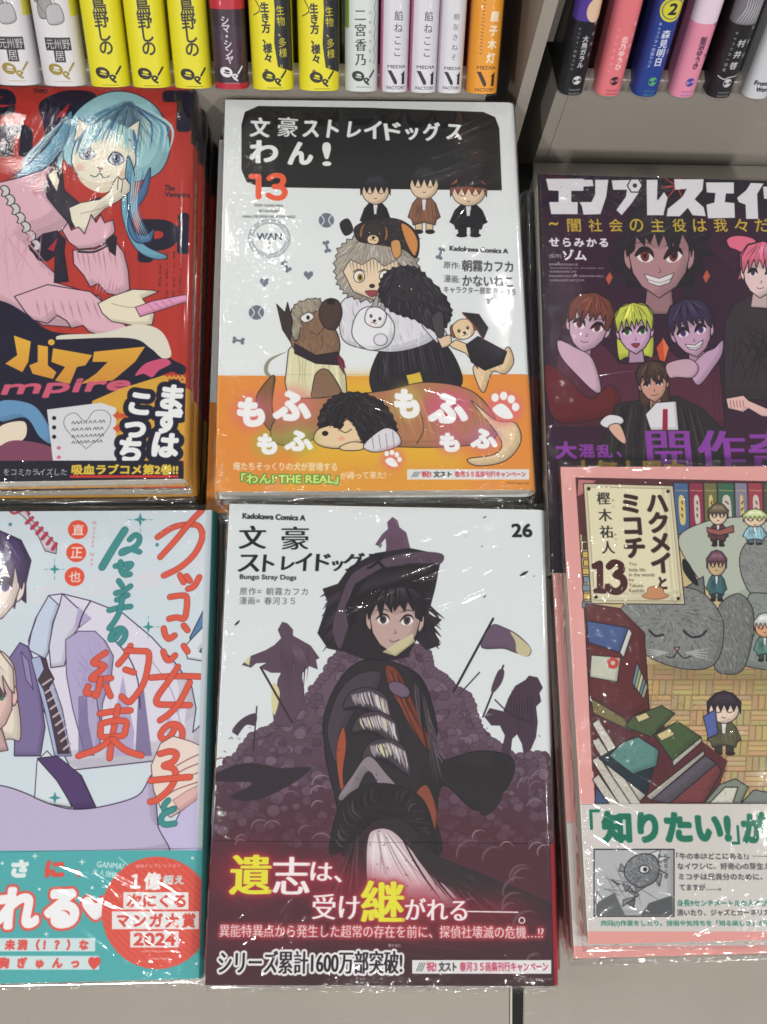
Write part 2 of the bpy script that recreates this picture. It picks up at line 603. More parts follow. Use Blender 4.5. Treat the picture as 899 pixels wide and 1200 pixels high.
def print_material(name, sheet, rough=0.5):
    m, nt, b = mat(name)
    t = nt.nodes.new('ShaderNodeTexImage')
    t.image = sheet.image(name)
    t.extension = 'EXTEND'
    t.interpolation = 'Cubic'
    nt.links.new(t.outputs['Color'], b.inputs['Base Color'])
    b.inputs['Roughness'].default_value = rough
    b.inputs['IOR'].default_value = 1.45
    b.inputs['Specular IOR Level'].default_value = 0.3
    add_bump(nt, b, 60, 0.12, 0.0006)
    return m


def plain_material(name, c, rough=0.5, bump=None, vary=0.0):
    m, nt, b = mat(name)
    b.inputs['Base Color'].default_value = lin(c)
    b.inputs['Roughness'].default_value = rough
    if bump:
        tc, no, bu = add_bump(nt, b, *bump)
    if vary:
        tc = nt.nodes.new('ShaderNodeTexCoord')
        n2 = nt.nodes.new('ShaderNodeTexNoise')
        n2.inputs['Scale'].default_value = 9
        n2.inputs['Detail'].default_value = 6
        mx = nt.nodes.new('ShaderNodeMix')
        mx.data_type = 'RGBA'
        nt.links.new(tc.outputs['Object'], n2.inputs['Vector'])
        nt.links.new(n2.outputs['Fac'], mx.inputs[0])
        mx.inputs[6].default_value = tuple(v * (1 - vary) for v in lin(c)[:3]) + (1,)
        mx.inputs[7].default_value = tuple(min(1, v * (1 + vary)) for v in lin(c)[:3]) + (1,)
        nt.links.new(mx.outputs[2], b.inputs['Base Color'])
    return m


def page_material():
    m, nt, b = mat('paper_edges')
    tc = nt.nodes.new('ShaderNodeTexCoord')
    mp = nt.nodes.new('ShaderNodeMapping')
    mp.inputs['Scale'].default_value = (12, 12, 2600)
    no = nt.nodes.new('ShaderNodeTexNoise')
    no.inputs['Scale'].default_value = 1.0
    no.inputs['Detail'].default_value = 4
    cr = nt.nodes.new('ShaderNodeValToRGB')
    cr.color_ramp.elements[0].position = 0.3
    cr.color_ramp.elements[0].color = lin((150, 145, 135))
    cr.color_ramp.elements[1].position = 0.7
    cr.color_ramp.elements[1].color = lin((214, 208, 196))
    nt.links.new(tc.outputs['Object'], mp.inputs['Vector'])
    nt.links.new(mp.outputs['Vector'], no.inputs['Vector'])
    nt.links.new(no.outputs['Fac'], cr.inputs['Fac'])
    nt.links.new(cr.outputs['Color'], b.inputs['Base Color'])
    b.inputs['Roughness'].default_value = 0.8
    return m


def film_material(name, fine=0.22, fine_scale=900, fac=0.9):
    m, nt, b = mat(name)
    nt.nodes.remove(b)
    out = nt.nodes['Material Output']
    tr = nt.nodes.new('ShaderNodeBsdfTransparent')
    tr.inputs['Color'].default_value = (0.975, 0.98, 0.98, 1)
    gl = nt.nodes.new('ShaderNodeBsdfAnisotropic')
    gl.inputs['Roughness'].default_value = 0.075
    gl.inputs['Color'].default_value = (1, 1, 1, 1)
    # two-sided Schlick reflectance of a thin clear sheet
    fr = nt.nodes.new('ShaderNodeLayerWeight')
    fr.inputs['Blend'].default_value = 0.5
    pw = nt.nodes.new('ShaderNodeMath')
    pw.operation = 'POWER'
    pw.inputs[1].default_value = 5.0
    mu = nt.nodes.new('ShaderNodeMath')
    mu.operation = 'MULTIPLY_ADD'
    mu.use_clamp = True
    mu.inputs[1].default_value = 0.85 * fac
    mu.inputs[2].default_value = 0.085 * fac
    nt.links.new(fr.outputs['Facing'], pw.inputs[0])
    mx = nt.nodes.new('ShaderNodeMixShader')
    tc = nt.nodes.new('ShaderNodeTexCoord')
    no = nt.nodes.new('ShaderNodeTexNoise')
    no.inputs['Scale'].default_value = fine_scale
    no.inputs['Detail'].default_value = 2
    bu = nt.nodes.new('ShaderNodeBump')
    bu.inputs['Strength'].default_value = fine
    bu.inputs['Distance'].default_value = 0.00010
    nt.links.new(tc.outputs['Object'], no.inputs['Vector'])
    nt.links.new(no.outputs['Fac'], bu.inputs['Height'])
    nt.links.new(bu.outputs['Normal'], gl.inputs['Normal'])
    nt.links.new(pw.outputs[0], mu.inputs[0])
    nt.links.new(mu.outputs[0], mx.inputs[0])
    nt.links.new(tr.outputs[0], mx.inputs[1])
    nt.links.new(gl.outputs[0], mx.inputs[2])
    nt.links.new(mx.outputs[0], out.inputs['Surface'])
    return m


M_PAGES = page_material()
M_FILM = film_material('clear_film')
M_FILM_SPINE = film_material('clear_film_tight', fine=0.6, fine_scale=420, fac=0.26)
M_BOARD, _nt, _b = mat('laminated_board')
_b.inputs['Roughness'].default_value = 0.27
_b.inputs['Specular IOR Level'].default_value = 0.45
_tcoord = _nt.nodes.new('ShaderNodeTexCoord')
_n1 = _nt.nodes.new('ShaderNodeTexNoise'); _n1.inputs['Scale'].default_value = 5; _n1.inputs['Detail'].default_value = 8
_cr = _nt.nodes.new('ShaderNodeValToRGB')
_cr.color_ramp.elements[0].position = 0.3; _cr.color_ramp.elements[0].color = lin((151, 144, 135))
_cr.color_ramp.elements[1].position = 0.7; _cr.color_ramp.elements[1].color = lin((163, 156, 147))
_n2 = _nt.nodes.new('ShaderNodeTexNoise'); _n2.inputs['Scale'].default_value = 260; _n2.inputs['Detail'].default_value = 2
_bu = _nt.nodes.new('ShaderNodeBump'); _bu.inputs['Strength'].default_value = 0.10; _bu.inputs['Distance'].default_value = 0.0004
_n3 = _nt.nodes.new('ShaderNodeTexNoise'); _n3.inputs['Scale'].default_value = 30; _n3.inputs['Detail'].default_value = 5
_mr = _nt.nodes.new('ShaderNodeMapRange')
_mr.inputs[3].default_value = 0.20; _mr.inputs[4].default_value = 0.42
for _a, _c in ((_tcoord.outputs['Object'], _n1.inputs['Vector']), (_n1.outputs['Fac'], _cr.inputs['Fac']), (_cr.outputs['Color'], _b.inputs['Base Color']),
               (_tcoord.outputs['Object'], _n2.inputs['Vector']), (_n2.outputs['Fac'], _bu.inputs['Height']), (_bu.outputs['Normal'], _b.inputs['Normal']),
               (_tcoord.outputs['Object'], _n3.inputs['Vector']), (_n3.outputs['Fac'], _mr.inputs[0]), (_mr.outputs[0], _b.inputs['Roughness'])):
    _nt.links.new(_a, _c)
# faint scuffs and dust specks on the laminate
_v = _nt.nodes.new('ShaderNodeTexNoise'); _v.inputs['Scale'].default_value = 1.0; _v.inputs['Detail'].default_value = 3
_mp = _nt.nodes.new('ShaderNodeMapping'); _mp.inputs['Scale'].default_value = (40, 400, 60); _mp.inputs['Rotation'].default_value = (0, 0, 0.7)
_scr = _nt.nodes.new('ShaderNodeValToRGB'); _scr.color_ramp.elements[0].position = 0.68; _scr.color_ramp.elements[1].position = 0.78
_scr.color_ramp.elements[0].color = (0, 0, 0, 1); _scr.color_ramp.elements[1].color = (0.35, 0.35, 0.35, 1)
_d = _nt.nodes.new('ShaderNodeTexVoronoi'); _d.inputs['Scale'].default_value = 260
_dr = _nt.nodes.new('ShaderNodeValToRGB'); _dr.color_ramp.elements[0].position = 0.05; _dr.color_ramp.elements[1].position = 0.10
_dr.color_ramp.elements[0].color = (0.30, 0.30, 0.30, 1); _dr.color_ramp.elements[1].color = (0, 0, 0, 1)
_ad = _nt.nodes.new('ShaderNodeMath'); _ad.operation = 'MAXIMUM'
_mx = _nt.nodes.new('ShaderNodeMix'); _mx.data_type = 'RGBA'; _mx.inputs[7].default_value = lin((196, 190, 180))
for _a, _c in ((_tcoord.outputs['Object'], _mp.inputs['Vector']), (_mp.outputs['Vector'], _v.inputs['Vector']), (_v.outputs['Fac'], _scr.inputs['Fac']),
               (_tcoord.outputs['Object'], _d.inputs['Vector']), (_d.outputs['Distance'], _dr.inputs['Fac']), (_scr.outputs['Color'], _ad.inputs[0]), (_dr.outputs['Color'], _ad.inputs[1]),
               (_ad.outputs[0], _mx.inputs[0]), (_cr.outputs['Color'], _mx.inputs[6]), (_mx.outputs[2], _b.inputs['Base Color'])):
    _nt.links.new(_a, _c)
M_EDGE = plain_material('board_edge_band', (196, 190, 180), 0.4)
M_BLACK = plain_material('black_gap_shade', (12, 12, 12), 0.8)  # stands in for the deep shade between the stands
M_DARK = plain_material('dark_floor', (26, 24, 22), 0.7, (40, 0.3, 0.001), 0.2)


# ------------------------------------------------------------------ mesh helpers (all sizes in mm)
def link(name, me, material, parent=None):
    o = bpy.data.objects.new(name, me)
    if material:
        me.materials.append(material)
    COL.objects.link(o)
    if parent:
        o.parent = parent
    return o


def mesh_from(name, V, F, uv=None, smooth=None):
    me = bpy.data.meshes.new(name)
    V = np.asarray(V, float) * MM
    me.vertices.add(len(V))
    me.vertices.foreach_set('co', V.ravel())
    lens = np.array([len(f) for f in F])
    idx = np.concatenate([np.asarray(f) for f in F]) if not isinstance(F, np.ndarray) else F.ravel()
    me.loops.add(len(idx))
    me.loops.foreach_set('vertex_index', idx.astype(np.int32))
    me.polygons.add(len(lens))
    me.polygons.foreach_set('loop_start', (np.cumsum(lens) - lens).astype(np.int32))
    if smooth is not None:
        me.polygons.foreach_set('use_smooth', np.asarray(smooth, dtype=bool) if hasattr(smooth, '__len__') else np.full(len(lens), bool(smooth)))
    if uv is not None:
        l = me.uv_layers.new(name='print')
        l.data.foreach_set('uv', np.asarray(uv, float)[idx].ravel())
    me.update()
    me.validate()
    return me


def box_mesh(name, x0, y0, z0, x1, y1, z1, bevel=0.0):
    b = bevel
    if b <= 0:
        V = [(x, y, z) for z in (z0, z1) for y in (y0, y1) for x in (x0, x1)]
        F = [(0, 2, 3, 1), (4, 5, 7, 6), (0, 1, 5, 4), (2, 6, 7, 3), (0, 4, 6, 2), (1, 3, 7, 5)]
        return mesh_from(name, V, F, smooth=False)
    return prism(name, [(x0, y0), (x1, y0), (x1, y1), (x0, y1)], z0, z1, b)


def prism(name, P, z0, z1, b=0.6):
    """vertical prism over a convex outline, its top edge chamfered by b"""
    c = np.mean(np.array(P, float), axis=0)
    n = len(P)
    inn = []
    for i in range(n):
        a, p, q = np.array(P[i - 1], float), np.array(P[i], float), np.array(P[(i + 1) % n], float)
        d1 = (p - a) / np.linalg.norm(p - a)
        d2 = (q - p) / np.linalg.norm(q - p)
        n1, n2 = np.array([-d1[1], d1[0]]), np.array([-d2[1], d2[0]])
        k = (n1 + n2) / max(0.2, np.dot(n1 + n2, n1))
        inn.append(tuple(p + k * b))
    V = [(x, y, z0) for x, y in P] + [(x, y, z1 - b) for x, y in P] + [(x, y, z1) for x, y in inn]
    F = [tuple(range(n))[::-1], tuple(range(2 * n, 3 * n))]
    for r in (0, 1):
        for i in range(n):
            j = (i + 1) % n
            F.append((r * n + i, r * n + j, (r + 1) * n + j, (r + 1) * n + i))
    return mesh_from(name, V, F, smooth=False)


BW, BH = 128.0, 178.0


def profile(T, rc, bulge, e, off=0.0, fore=0.0, nfront=6):
    """cross-section of a jacket, from the front fore-edge round the spine to the back: (x, z)"""
    P = [(-BW / 2 - fore + (BW - rc + fore) * i / nfront, T / 2) for i in range(nfront)]
    cx = BW / 2 - rc
    N = 26
    for i in range(N + 1):
        th = math.pi / 2 - math.pi * i / N
        P.append((cx + (rc + bulge) * abs(math.cos(th)) ** (2 / e), (T / 2) * math.copysign(abs(math.sin(th)) ** (2 / e), math.sin(th))))
    P += [(cx - (BW - rc + fore) * i / nfront, -T / 2) for i in range(1, nfront + 1)]
    P = np.array(P)
    d = np.gradient(P, axis=0)
    d /= np.linalg.norm(d, axis=1)[:, None] + 1e-9
    nrm = np.stack([-d[:, 1], d[:, 0]], axis=1)
    return P + nrm * off


def shell(name, outer, inner, y0, y1, wc, ny=1, warp=None):
    """a bent sheet with thickness, from two profiles; printed side outward, UV in sheet units"""
    n = len(outer)
    arc = np.concatenate([[0], np.cumsum(np.linalg.norm(np.diff(outer, axis=0), axis=1))])
    V, uv, F, sm = [], [], [], []
    ys = [y0 + (y1 - y0) * k / ny for k in range(ny + 1)]

    def ring(prof, y):
        s = len(V)
        for i in range(n):
            x, z = prof[i]
            dz = warp(x, y) * (1 if z > 0 else 0) if warp else 0
            V.append((x, y, z + dz))
            uv.append((arc[i] / wc, (y + BH / 2) / BH))
        return s
    for prof, flip in ((outer, False), (inner, True)):
        rs = [ring(prof, y) for y in ys]
        for k in range(ny):
            a, b = rs[k], rs[k + 1]
            for i in range(n - 1):
                q = (a + i, b + i, b + i + 1, a + i + 1) if not flip else (a + i, a + i + 1, b + i + 1, b + i)
                F.append(q[::-1]); sm.append(True)
    for y, fl in ((y0, False), (y1, True)):
        a, b = ring(outer, y), ring(inner, y)
        for i in range(n - 1):
            q = (a + i, a + i + 1, b + i + 1, b + i)
            F.append(q if fl else q[::-1]); sm.append(False)
    for i, fl in ((0, False), (n - 1, True)):
        s = len(V)
        for prof, y in ((outer, y0), (outer, y1), (inner, y1), (inner, y0)):
            V.append((prof[i][0], y, prof[i][1])); uv.append((arc[i] / wc, (y + BH / 2) / BH))
        q = (s, s + 1, s + 2, s + 3)
        F.append(q if fl else q[::-1]); sm.append(False)
    return mesh_from(name, V, F, uv, sm)


def page_block(T, rc, rs):
    n = 14
    V, F = [], []
    zt = T / 2 - 0.45
    P = [(-BW / 2 + 1.2, -zt), (BW / 2 - rc + 1, -zt), (BW / 2 - 1.4, -zt * 0.55), (BW / 2 - 0.9, 0), (BW / 2 - 1.4, zt * 0.55), (BW / 2 - rc + 1, zt), (-BW / 2 + 1.2, zt)]
    m = 12
    for k in range(1, m):
        z = zt - 2 * zt * k / m
        P.append((-BW / 2 + 1.2 + rs.uniform(-0.25, 0.25), z))
    for y in (-BH / 2 + 0.8, BH / 2 - 0.8):
        for x, z in P:
            V.append((x, y, z))
    n = len(P)
    F = [tuple(range(n)), tuple(range(n, 2 * n))[::-1]]
    for i in range(n):
        j = (i + 1) % n
        F.append((i, i + n, j + n, j))
    return mesh_from('page_block', V, F, smooth=False)


def vnoise(x, y, seed):
    rs = np.random.RandomState(seed)
    G = rs.uniform(-1, 1, (64, 64))
    xi, yi = np.floor(x).astype(int), np.floor(y).astype(int)
    fx, fy = x - xi, y - yi
    fx, fy = fx * fx * (3 - 2 * fx), fy * fy * (3 - 2 * fy)
    g = lambda a, b: G[a % 64, b % 64]
    return (g(xi, yi) * (1 - fx) + g(xi + 1, yi) * fx) * (1 - fy) + (g(xi, yi + 1) * (1 - fx) + g(xi + 1, yi + 1) * fx) * fy


def film_field(X, Y, seed, spec):
    """height of the film over the cover, in mm: puckers along the edges and bundles of creases"""
    Z = 0.22 * vnoise(X / 28, Y / 28, seed) + 0.06 * vnoise(X / 9, Y / 9, seed + 1)
    L = np.exp(-(X + 64) / spec.get('lw', 9.0))
    Rr = np.exp(-(64 - X) / spec.get('rw', 3.0))
    B = np.exp(-(Y + 89) / spec.get('bw', 7.0))
    Tt = np.exp(-(89 - Y) / spec.get('tw', 5.0))
    patch = np.clip(vnoise(X / 17 + 7, Y / 17, seed + 4) * 1.1 + 0.45, 0, 1)
    edge = (spec.get('l', 1) * L + spec.get('r', .3) * Rr + spec.get('b', 1) * B + spec.get('t', .6) * Tt) * patch
    Z = Z + np.clip(edge, 0, 1.2) * 0.75 * (vnoise(X / 1.5, Y / 2.1, seed + 2) + 0.6 * vnoise(X / 0.95, Y / 1.0, seed + 3))
    rs = random.Random(seed)
    for (cx, cy, ang, sx_, sy_, n, ln, amp) in spec.get('creases', ()):
        for _ in range(n):
            x0, y0 = cx + rs.gauss(0, sx_), cy + rs.gauss(0, sy_)
            a = math.radians(ang + rs.gauss(0, 5))
            l_ = ln * rs.uniform(0.35, 1.3)
            w_ = rs.uniform(0.45, 1.0)
            bow = rs.uniform(-0.006, 0.006)
            u = (X - x0) * math.cos(a) + (Y - y0) * math.sin(a)
            v = -(X - x0) * math.sin(a) + (Y - y0) * math.cos(a) - bow * u * u
            k = (np.abs(u) < l_ * 1.6) & (np.abs(v) < w_ * 3.5)
            Z[k] += 3.4 * amp * rs.uniform(0.4, 1.25) * np.exp(-(v[k] / w_) ** 2) * np.exp(-(u[k] / l_) ** 4)
    return np.maximum(Z, -0.34)


def film_mesh(T, rc, bulge, e, seed, spec, step=0.55, crumple=1.0, fin=3.6):
    hw = BW / 2
    nx = int((BW - 4) / step)
    ny = int((BH + 1) / step)
    top = [(-hw + 1.0 + (BW - 1.0 - rc) * i / nx, T / 2 + 0.55) for i in range(nx)]
    N = 16
    right = []
    for i in range(N + 1):
        th = math.pi / 2 - math.pi * i / N
        right.append((hw - rc + (rc + bulge + 0.6) * abs(math.cos(th)) ** (2 / e), (T / 2 + 0.55) * math.copysign(abs(math.sin(th)) ** (2 / e), math.sin(th))))
    left = []
    M = 9
    for i in range(M):
        z = -(T / 2 + 0.55) + (T + 1.1) * i / M
        left.append((-hw - 0.8 + (1.6 if i == 0 else 0), z))
    P = np.array(top + right + left)
    n = len(P)
    ntop = nx
    ys = np.linspace(-BH / 2 - 0.6, BH / 2 + 0.6, ny + 1)
    X = np.repeat(P[None, :, 0], ny + 1, 0)
    Zp = np.repeat(P[None, :, 1], ny + 1, 0)
    Y = np.repeat(ys[:, None], n, 1)
    f = film_field(X[:, :ntop], Y[:, :ntop], seed, spec)
    fade = np.clip((hw - rc - X[:, :ntop]) / 3.0, 0, 1)
    Zp[:, :ntop] += f * fade
    # wrinkled side walls
    rs = np.random.RandomState(seed)
    sideL = slice(ntop + N + 2, n)
    X[:, sideL] += 0.25 * vnoise(Zp[:, sideL] / 1.6 + 3, Y[:, sideL] / 3.0, seed + 8)
    X[:, ntop + 5:ntop + N - 4] += 0.10 * vnoise(Zp[:, ntop + 5:ntop + N - 4] / 2.5, Y[:, ntop + 5:ntop + N - 4] / 6.0, seed + 9)
    # sealed, crumpled ends
    caps = []
    for side in (-1, 1):
        rows = []
        K = 9
        row = 0 if side < 0 else ny
        for k in range(1, K + 1):
            t = k / K
            sc = max(0.05, 1 - t * 2.6) ** 0.8 * 0.95 + 0.03
            yy = np.full(n, side * (BH / 2 + 0.6 + fin * t ** 0.9))
            zz = Zp[row] * sc
            xx = X[row] * (1 - 0.012 * t)
            amp = crumple * 0.75 * math.sin(t * math.pi * 0.9 + 0.25)
            yy = yy + side * amp * (vnoise(xx / 2.6 + 9 * side, zz / 2.0 + k * .7, seed + 20) + 0.5 * vnoise(xx / 1.1, zz / 1.4 + k, seed + 21))
            zz = zz + 0.9 * t * crumple * vnoise(xx / 2.2, yy / 1.5 + k * .5, seed + 23) + 0.4 * crumple * vnoise(xx / 3.0, yy * 0 + k, seed + 22) * sc
            rows.append(np.stack([xx, yy, zz], axis=1))
        caps.append(rows)
    grid = np.stack([X, Y, Zp], axis=2)
    full = np.concatenate([np.array(caps[0][::-1]), grid, np.array(caps[1])], axis=0)
    m = full.shape[0]
    V = full.reshape(-1, 3)
    i, j = np.meshgrid(np.arange(m - 1), np.arange(n), indexing='ij')
    j2 = (j + 1) % n
    F = np.stack([i * n + j, i * n + j2, (i + 1) * n + j2, (i + 1) * n + j], axis=2).reshape(-1, 4)
    me = bpy.data.meshes.new('shrink_wrap')
    me.vertices.add(len(V)); me.vertices.foreach_set('co', (V * MM).ravel())
    me.loops.add(F.size); me.loops.foreach_set('vertex_index', F.ravel().astype(np.int32))
    me.polygons.add(len(F)); me.polygons.foreach_set('loop_start', (np.arange(len(F)) * 4).astype(np.int32))
    me.polygons.foreach_set('use_smooth', np.ones(len(F), dtype=bool))
    me.update()
    me.validate()
    return me


def describe(o, label, cat, group=None):
    o['label'] = label
    o['category'] = cat
    if group:
        o['group'] = group


def make_book(T, material, wc, rc=4.5, bulge=0.6, e=3.4, band=None, film=None, seed=1, band_material=None, warp=None):
    """a comic book lying flat, centred on its Empty: jacket, pages, paper band, shrink wrap"""
    root = bpy.data.objects.new('comic_book', None)
    root.empty_display_size = 0.02
    COL.objects.link(root)
    rs = np.random.RandomState(seed)
    outer, inner = profile(T, rc, bulge, e, 0.0), profile(T, rc, bulge, e, -0.32)
    ny = 8 if warp else 1
    link('dust_jacket', shell('dust_jacket', outer, inner, -BH / 2, BH / 2, wc, ny, warp), material, root)
    link('page_block', page_block(T, rc, rs), M_PAGES, root)
    if band:
        o2, i2 = profile(T, rc, bulge, e, 0.22), profile(T, rc, bulge, e, 0.05)
        link('paper_band', shell('paper_band', o2, i2, -BH / 2 - 0.1, -BH / 2 + band, wc, 4 if warp else 1, warp), band_material or material, root)
    if film:
        link('shrink_wrap', film_mesh(T, rc, bulge, e, seed, film, step=film.get('step', 0.55), fin=film.get('fin', 3.6)), film.get('mat') or M_FILM, root)
    return root


def copy_book(src):
    r = src.copy()
    COL.objects.link(r)
    for c in src.children:
        d = c.copy()
        COL.objects.link(d)
        d.parent = r
    return r


def place(o, x, y, z, rz=0.0):
    o.location = (x * MM, y * MM, z * MM)
    o.rotation_euler = (0, 0, math.radians(rz))


# ------------------------------------------------------------------ printed covers
# (x, y, turn, height of the top face) of the six upper copies; also used when rectifying the print
SPOT = {
    'puppy': (9.2, 177.0, 0.53, 48.5), 'cloak': (13.4, -6.3, -1.07, 42.6), 'ribbon': (-131.2, 179.9, 1.20, 50.6),
    'jacket': (-119.8, -6.0, 0.44, 32.5), 'busts': (144.9, 143.3, -0.87, 45.0), 'library': (149.0, 8.8, 0.35, 50.8),
}
THICK = {'puppy': 12.1, 'cloak': 14.2, 'ribbon': 12.6, 'jacket': 16.2, 'busts': 15.0, 'library': 12.7}
WHITE = (226, 230, 231)
INK = (28, 26, 30)


def sheet_for(k, base):
    x, y, r, z = SPOT[k]
    return Sheet(BW + THICK[k] + 4, BH, base, (x, y, math.radians(r), z))


def blobs(s, rnd, P, n, r0, r1, cols, line=0, line_color=INK):
    """n pebbles scattered inside the polygon P"""
    A = np.array(P, float)
    x0, y0 = A.min(0); x1, y1 = A.max(0)
    L = []
    while len(L) < n:
        x, y = rnd.uniform(x0, x1), rnd.uniform(y0, y1)
        c = False
        for i in range(len(P)):
            (ax, ay), (bx, by) = P[i - 1], P[i]
            if (ay > y) != (by > y) and x < (bx - ax) * (y - ay) / (by - ay) + ax:
                c = not c
        if c:
            L.append((x, y))
    for x, y in sorted(L, key=lambda p: p[1]):
        r = rnd.uniform(r0, r1)
        s.oval((x, y), r, r * rnd.uniform(0.75, 1), rnd.choice(cols), line=line, line_color=line_color)


def peg(s, x, y, w, h, body, head, hat, hat_shape='cap', legs=None):
    """a plain little person: round head, resting face, coat-coloured body"""
    dk = tuple(v * .6 for v in body)
    lg = legs or dk
    for d in (-1, 1):
        s.poly([(x + d * w * .05, y + h * .26), (x + d * w * .30, y + h * .26), (x + d * w * .26, y + h * .48), (x + d * w * .06, y + h * .48)], lg, line=0.25)
        s.oval((x + d * w * .18, y + h * .48), w * .15, h * .035, (40, 32, 34))
    s.poly([(x - w * .16, y - h * .06), (x + w * .16, y - h * .06), (x + w * .36, y + h * .06), (x + w * .50, y + h * .26), (x + w * .38, y + h * .30), (x + w * .34, y + h * .38), (x, y + h * .34), (x - w * .34, y + h * .38), (x - w * .38, y + h * .30), (x - w * .50, y + h * .26), (x - w * .36, y + h * .06)], body, line=0.3)
    s.poly([(x - w * .08, y - h * .04), (x + w * .08, y - h * .04), (x + w * .05, y + h * .16), (x - w * .05, y + h * .16)], (222, 220, 222), line=.16)
    s.strands([(x - w * .34, y + h * .06), (x + w * .34, y + h * .06)], [(x - w * .42, y + h * .34), (x + w * .42, y + h * .34)], 8, [dk, tuple(min(255, v * 1.3) for v in body)], .3)
    s.oval((x, y - h * .24), w * .44, h * .23, head, line=0.3)
    s.face(x, y - h * .20, w * .34)
    Z = [(x + w * (.47 - .94 * k / 10), y - h * (.20 + (.12 if k % 2 else .0))) for k in range(11)]
    hair = hat
    s.poly([(x - w * .48, y - h * .16), (x - w * .50, y - h * .36), (x - w * .26, y - h * .50), (x, y - h * .54), (x + w * .26, y - h * .50), (x + w * .50, y - h * .36), (x + w * .48, y - h * .16)] + Z[1:-1], hair, line=.25)
    s.hatch([(x + w * u * .3, y - h * .5, x + w * u, y - h * .30, .35) for u in (-.4, -.3, -.2, -.1, 0, .1, .2, .3, .4)], tuple(min(255, v * 1.5 + 16) for v in hair))
    if hat_shape == 'brim':
        s.poly([(x - w * .62, y - h * .32), (x - w * .30, y - h * .40), (x - w * .26, y - h * .60), (x + w * .30, y - h * .60), (x + w * .34, y - h * .40), (x + w * .64, y - h * .30), (x, y - h * .34)], (38, 34, 36), line=0.25)


def campaign_label(s, x0, y0, x1, y1, fg=(190, 50, 60)):
    s.rect(x0, y0, x1, y1, (222, 222, 222))
    h = y1 - y0
    for k in range(4):
        s.stroke([(x0 + 5 + k * 2.1, y1 - 3), (x0 + 9 + k * 2.1, y0 + 3)], 0.22, (60, 60, 60), smooth=False)
    s.text('祝!', (x0 + 17, y1 - 3), (x0 + 28, y1 - 3), h - 5.5, fg, bold=0.16)
    s.text('文スト', (x0 + 31, y1 - 3), (x0 + 53, y1 - 3), h - 5.5, (40, 34, 38), bold=0.16, even=True)
    s.text('春河３５画集刊行キャンペーン', (x0 + 56, y1 - 3), (x1 - 4, y1 - 3), h - 5.5, fg, bold=0.14)


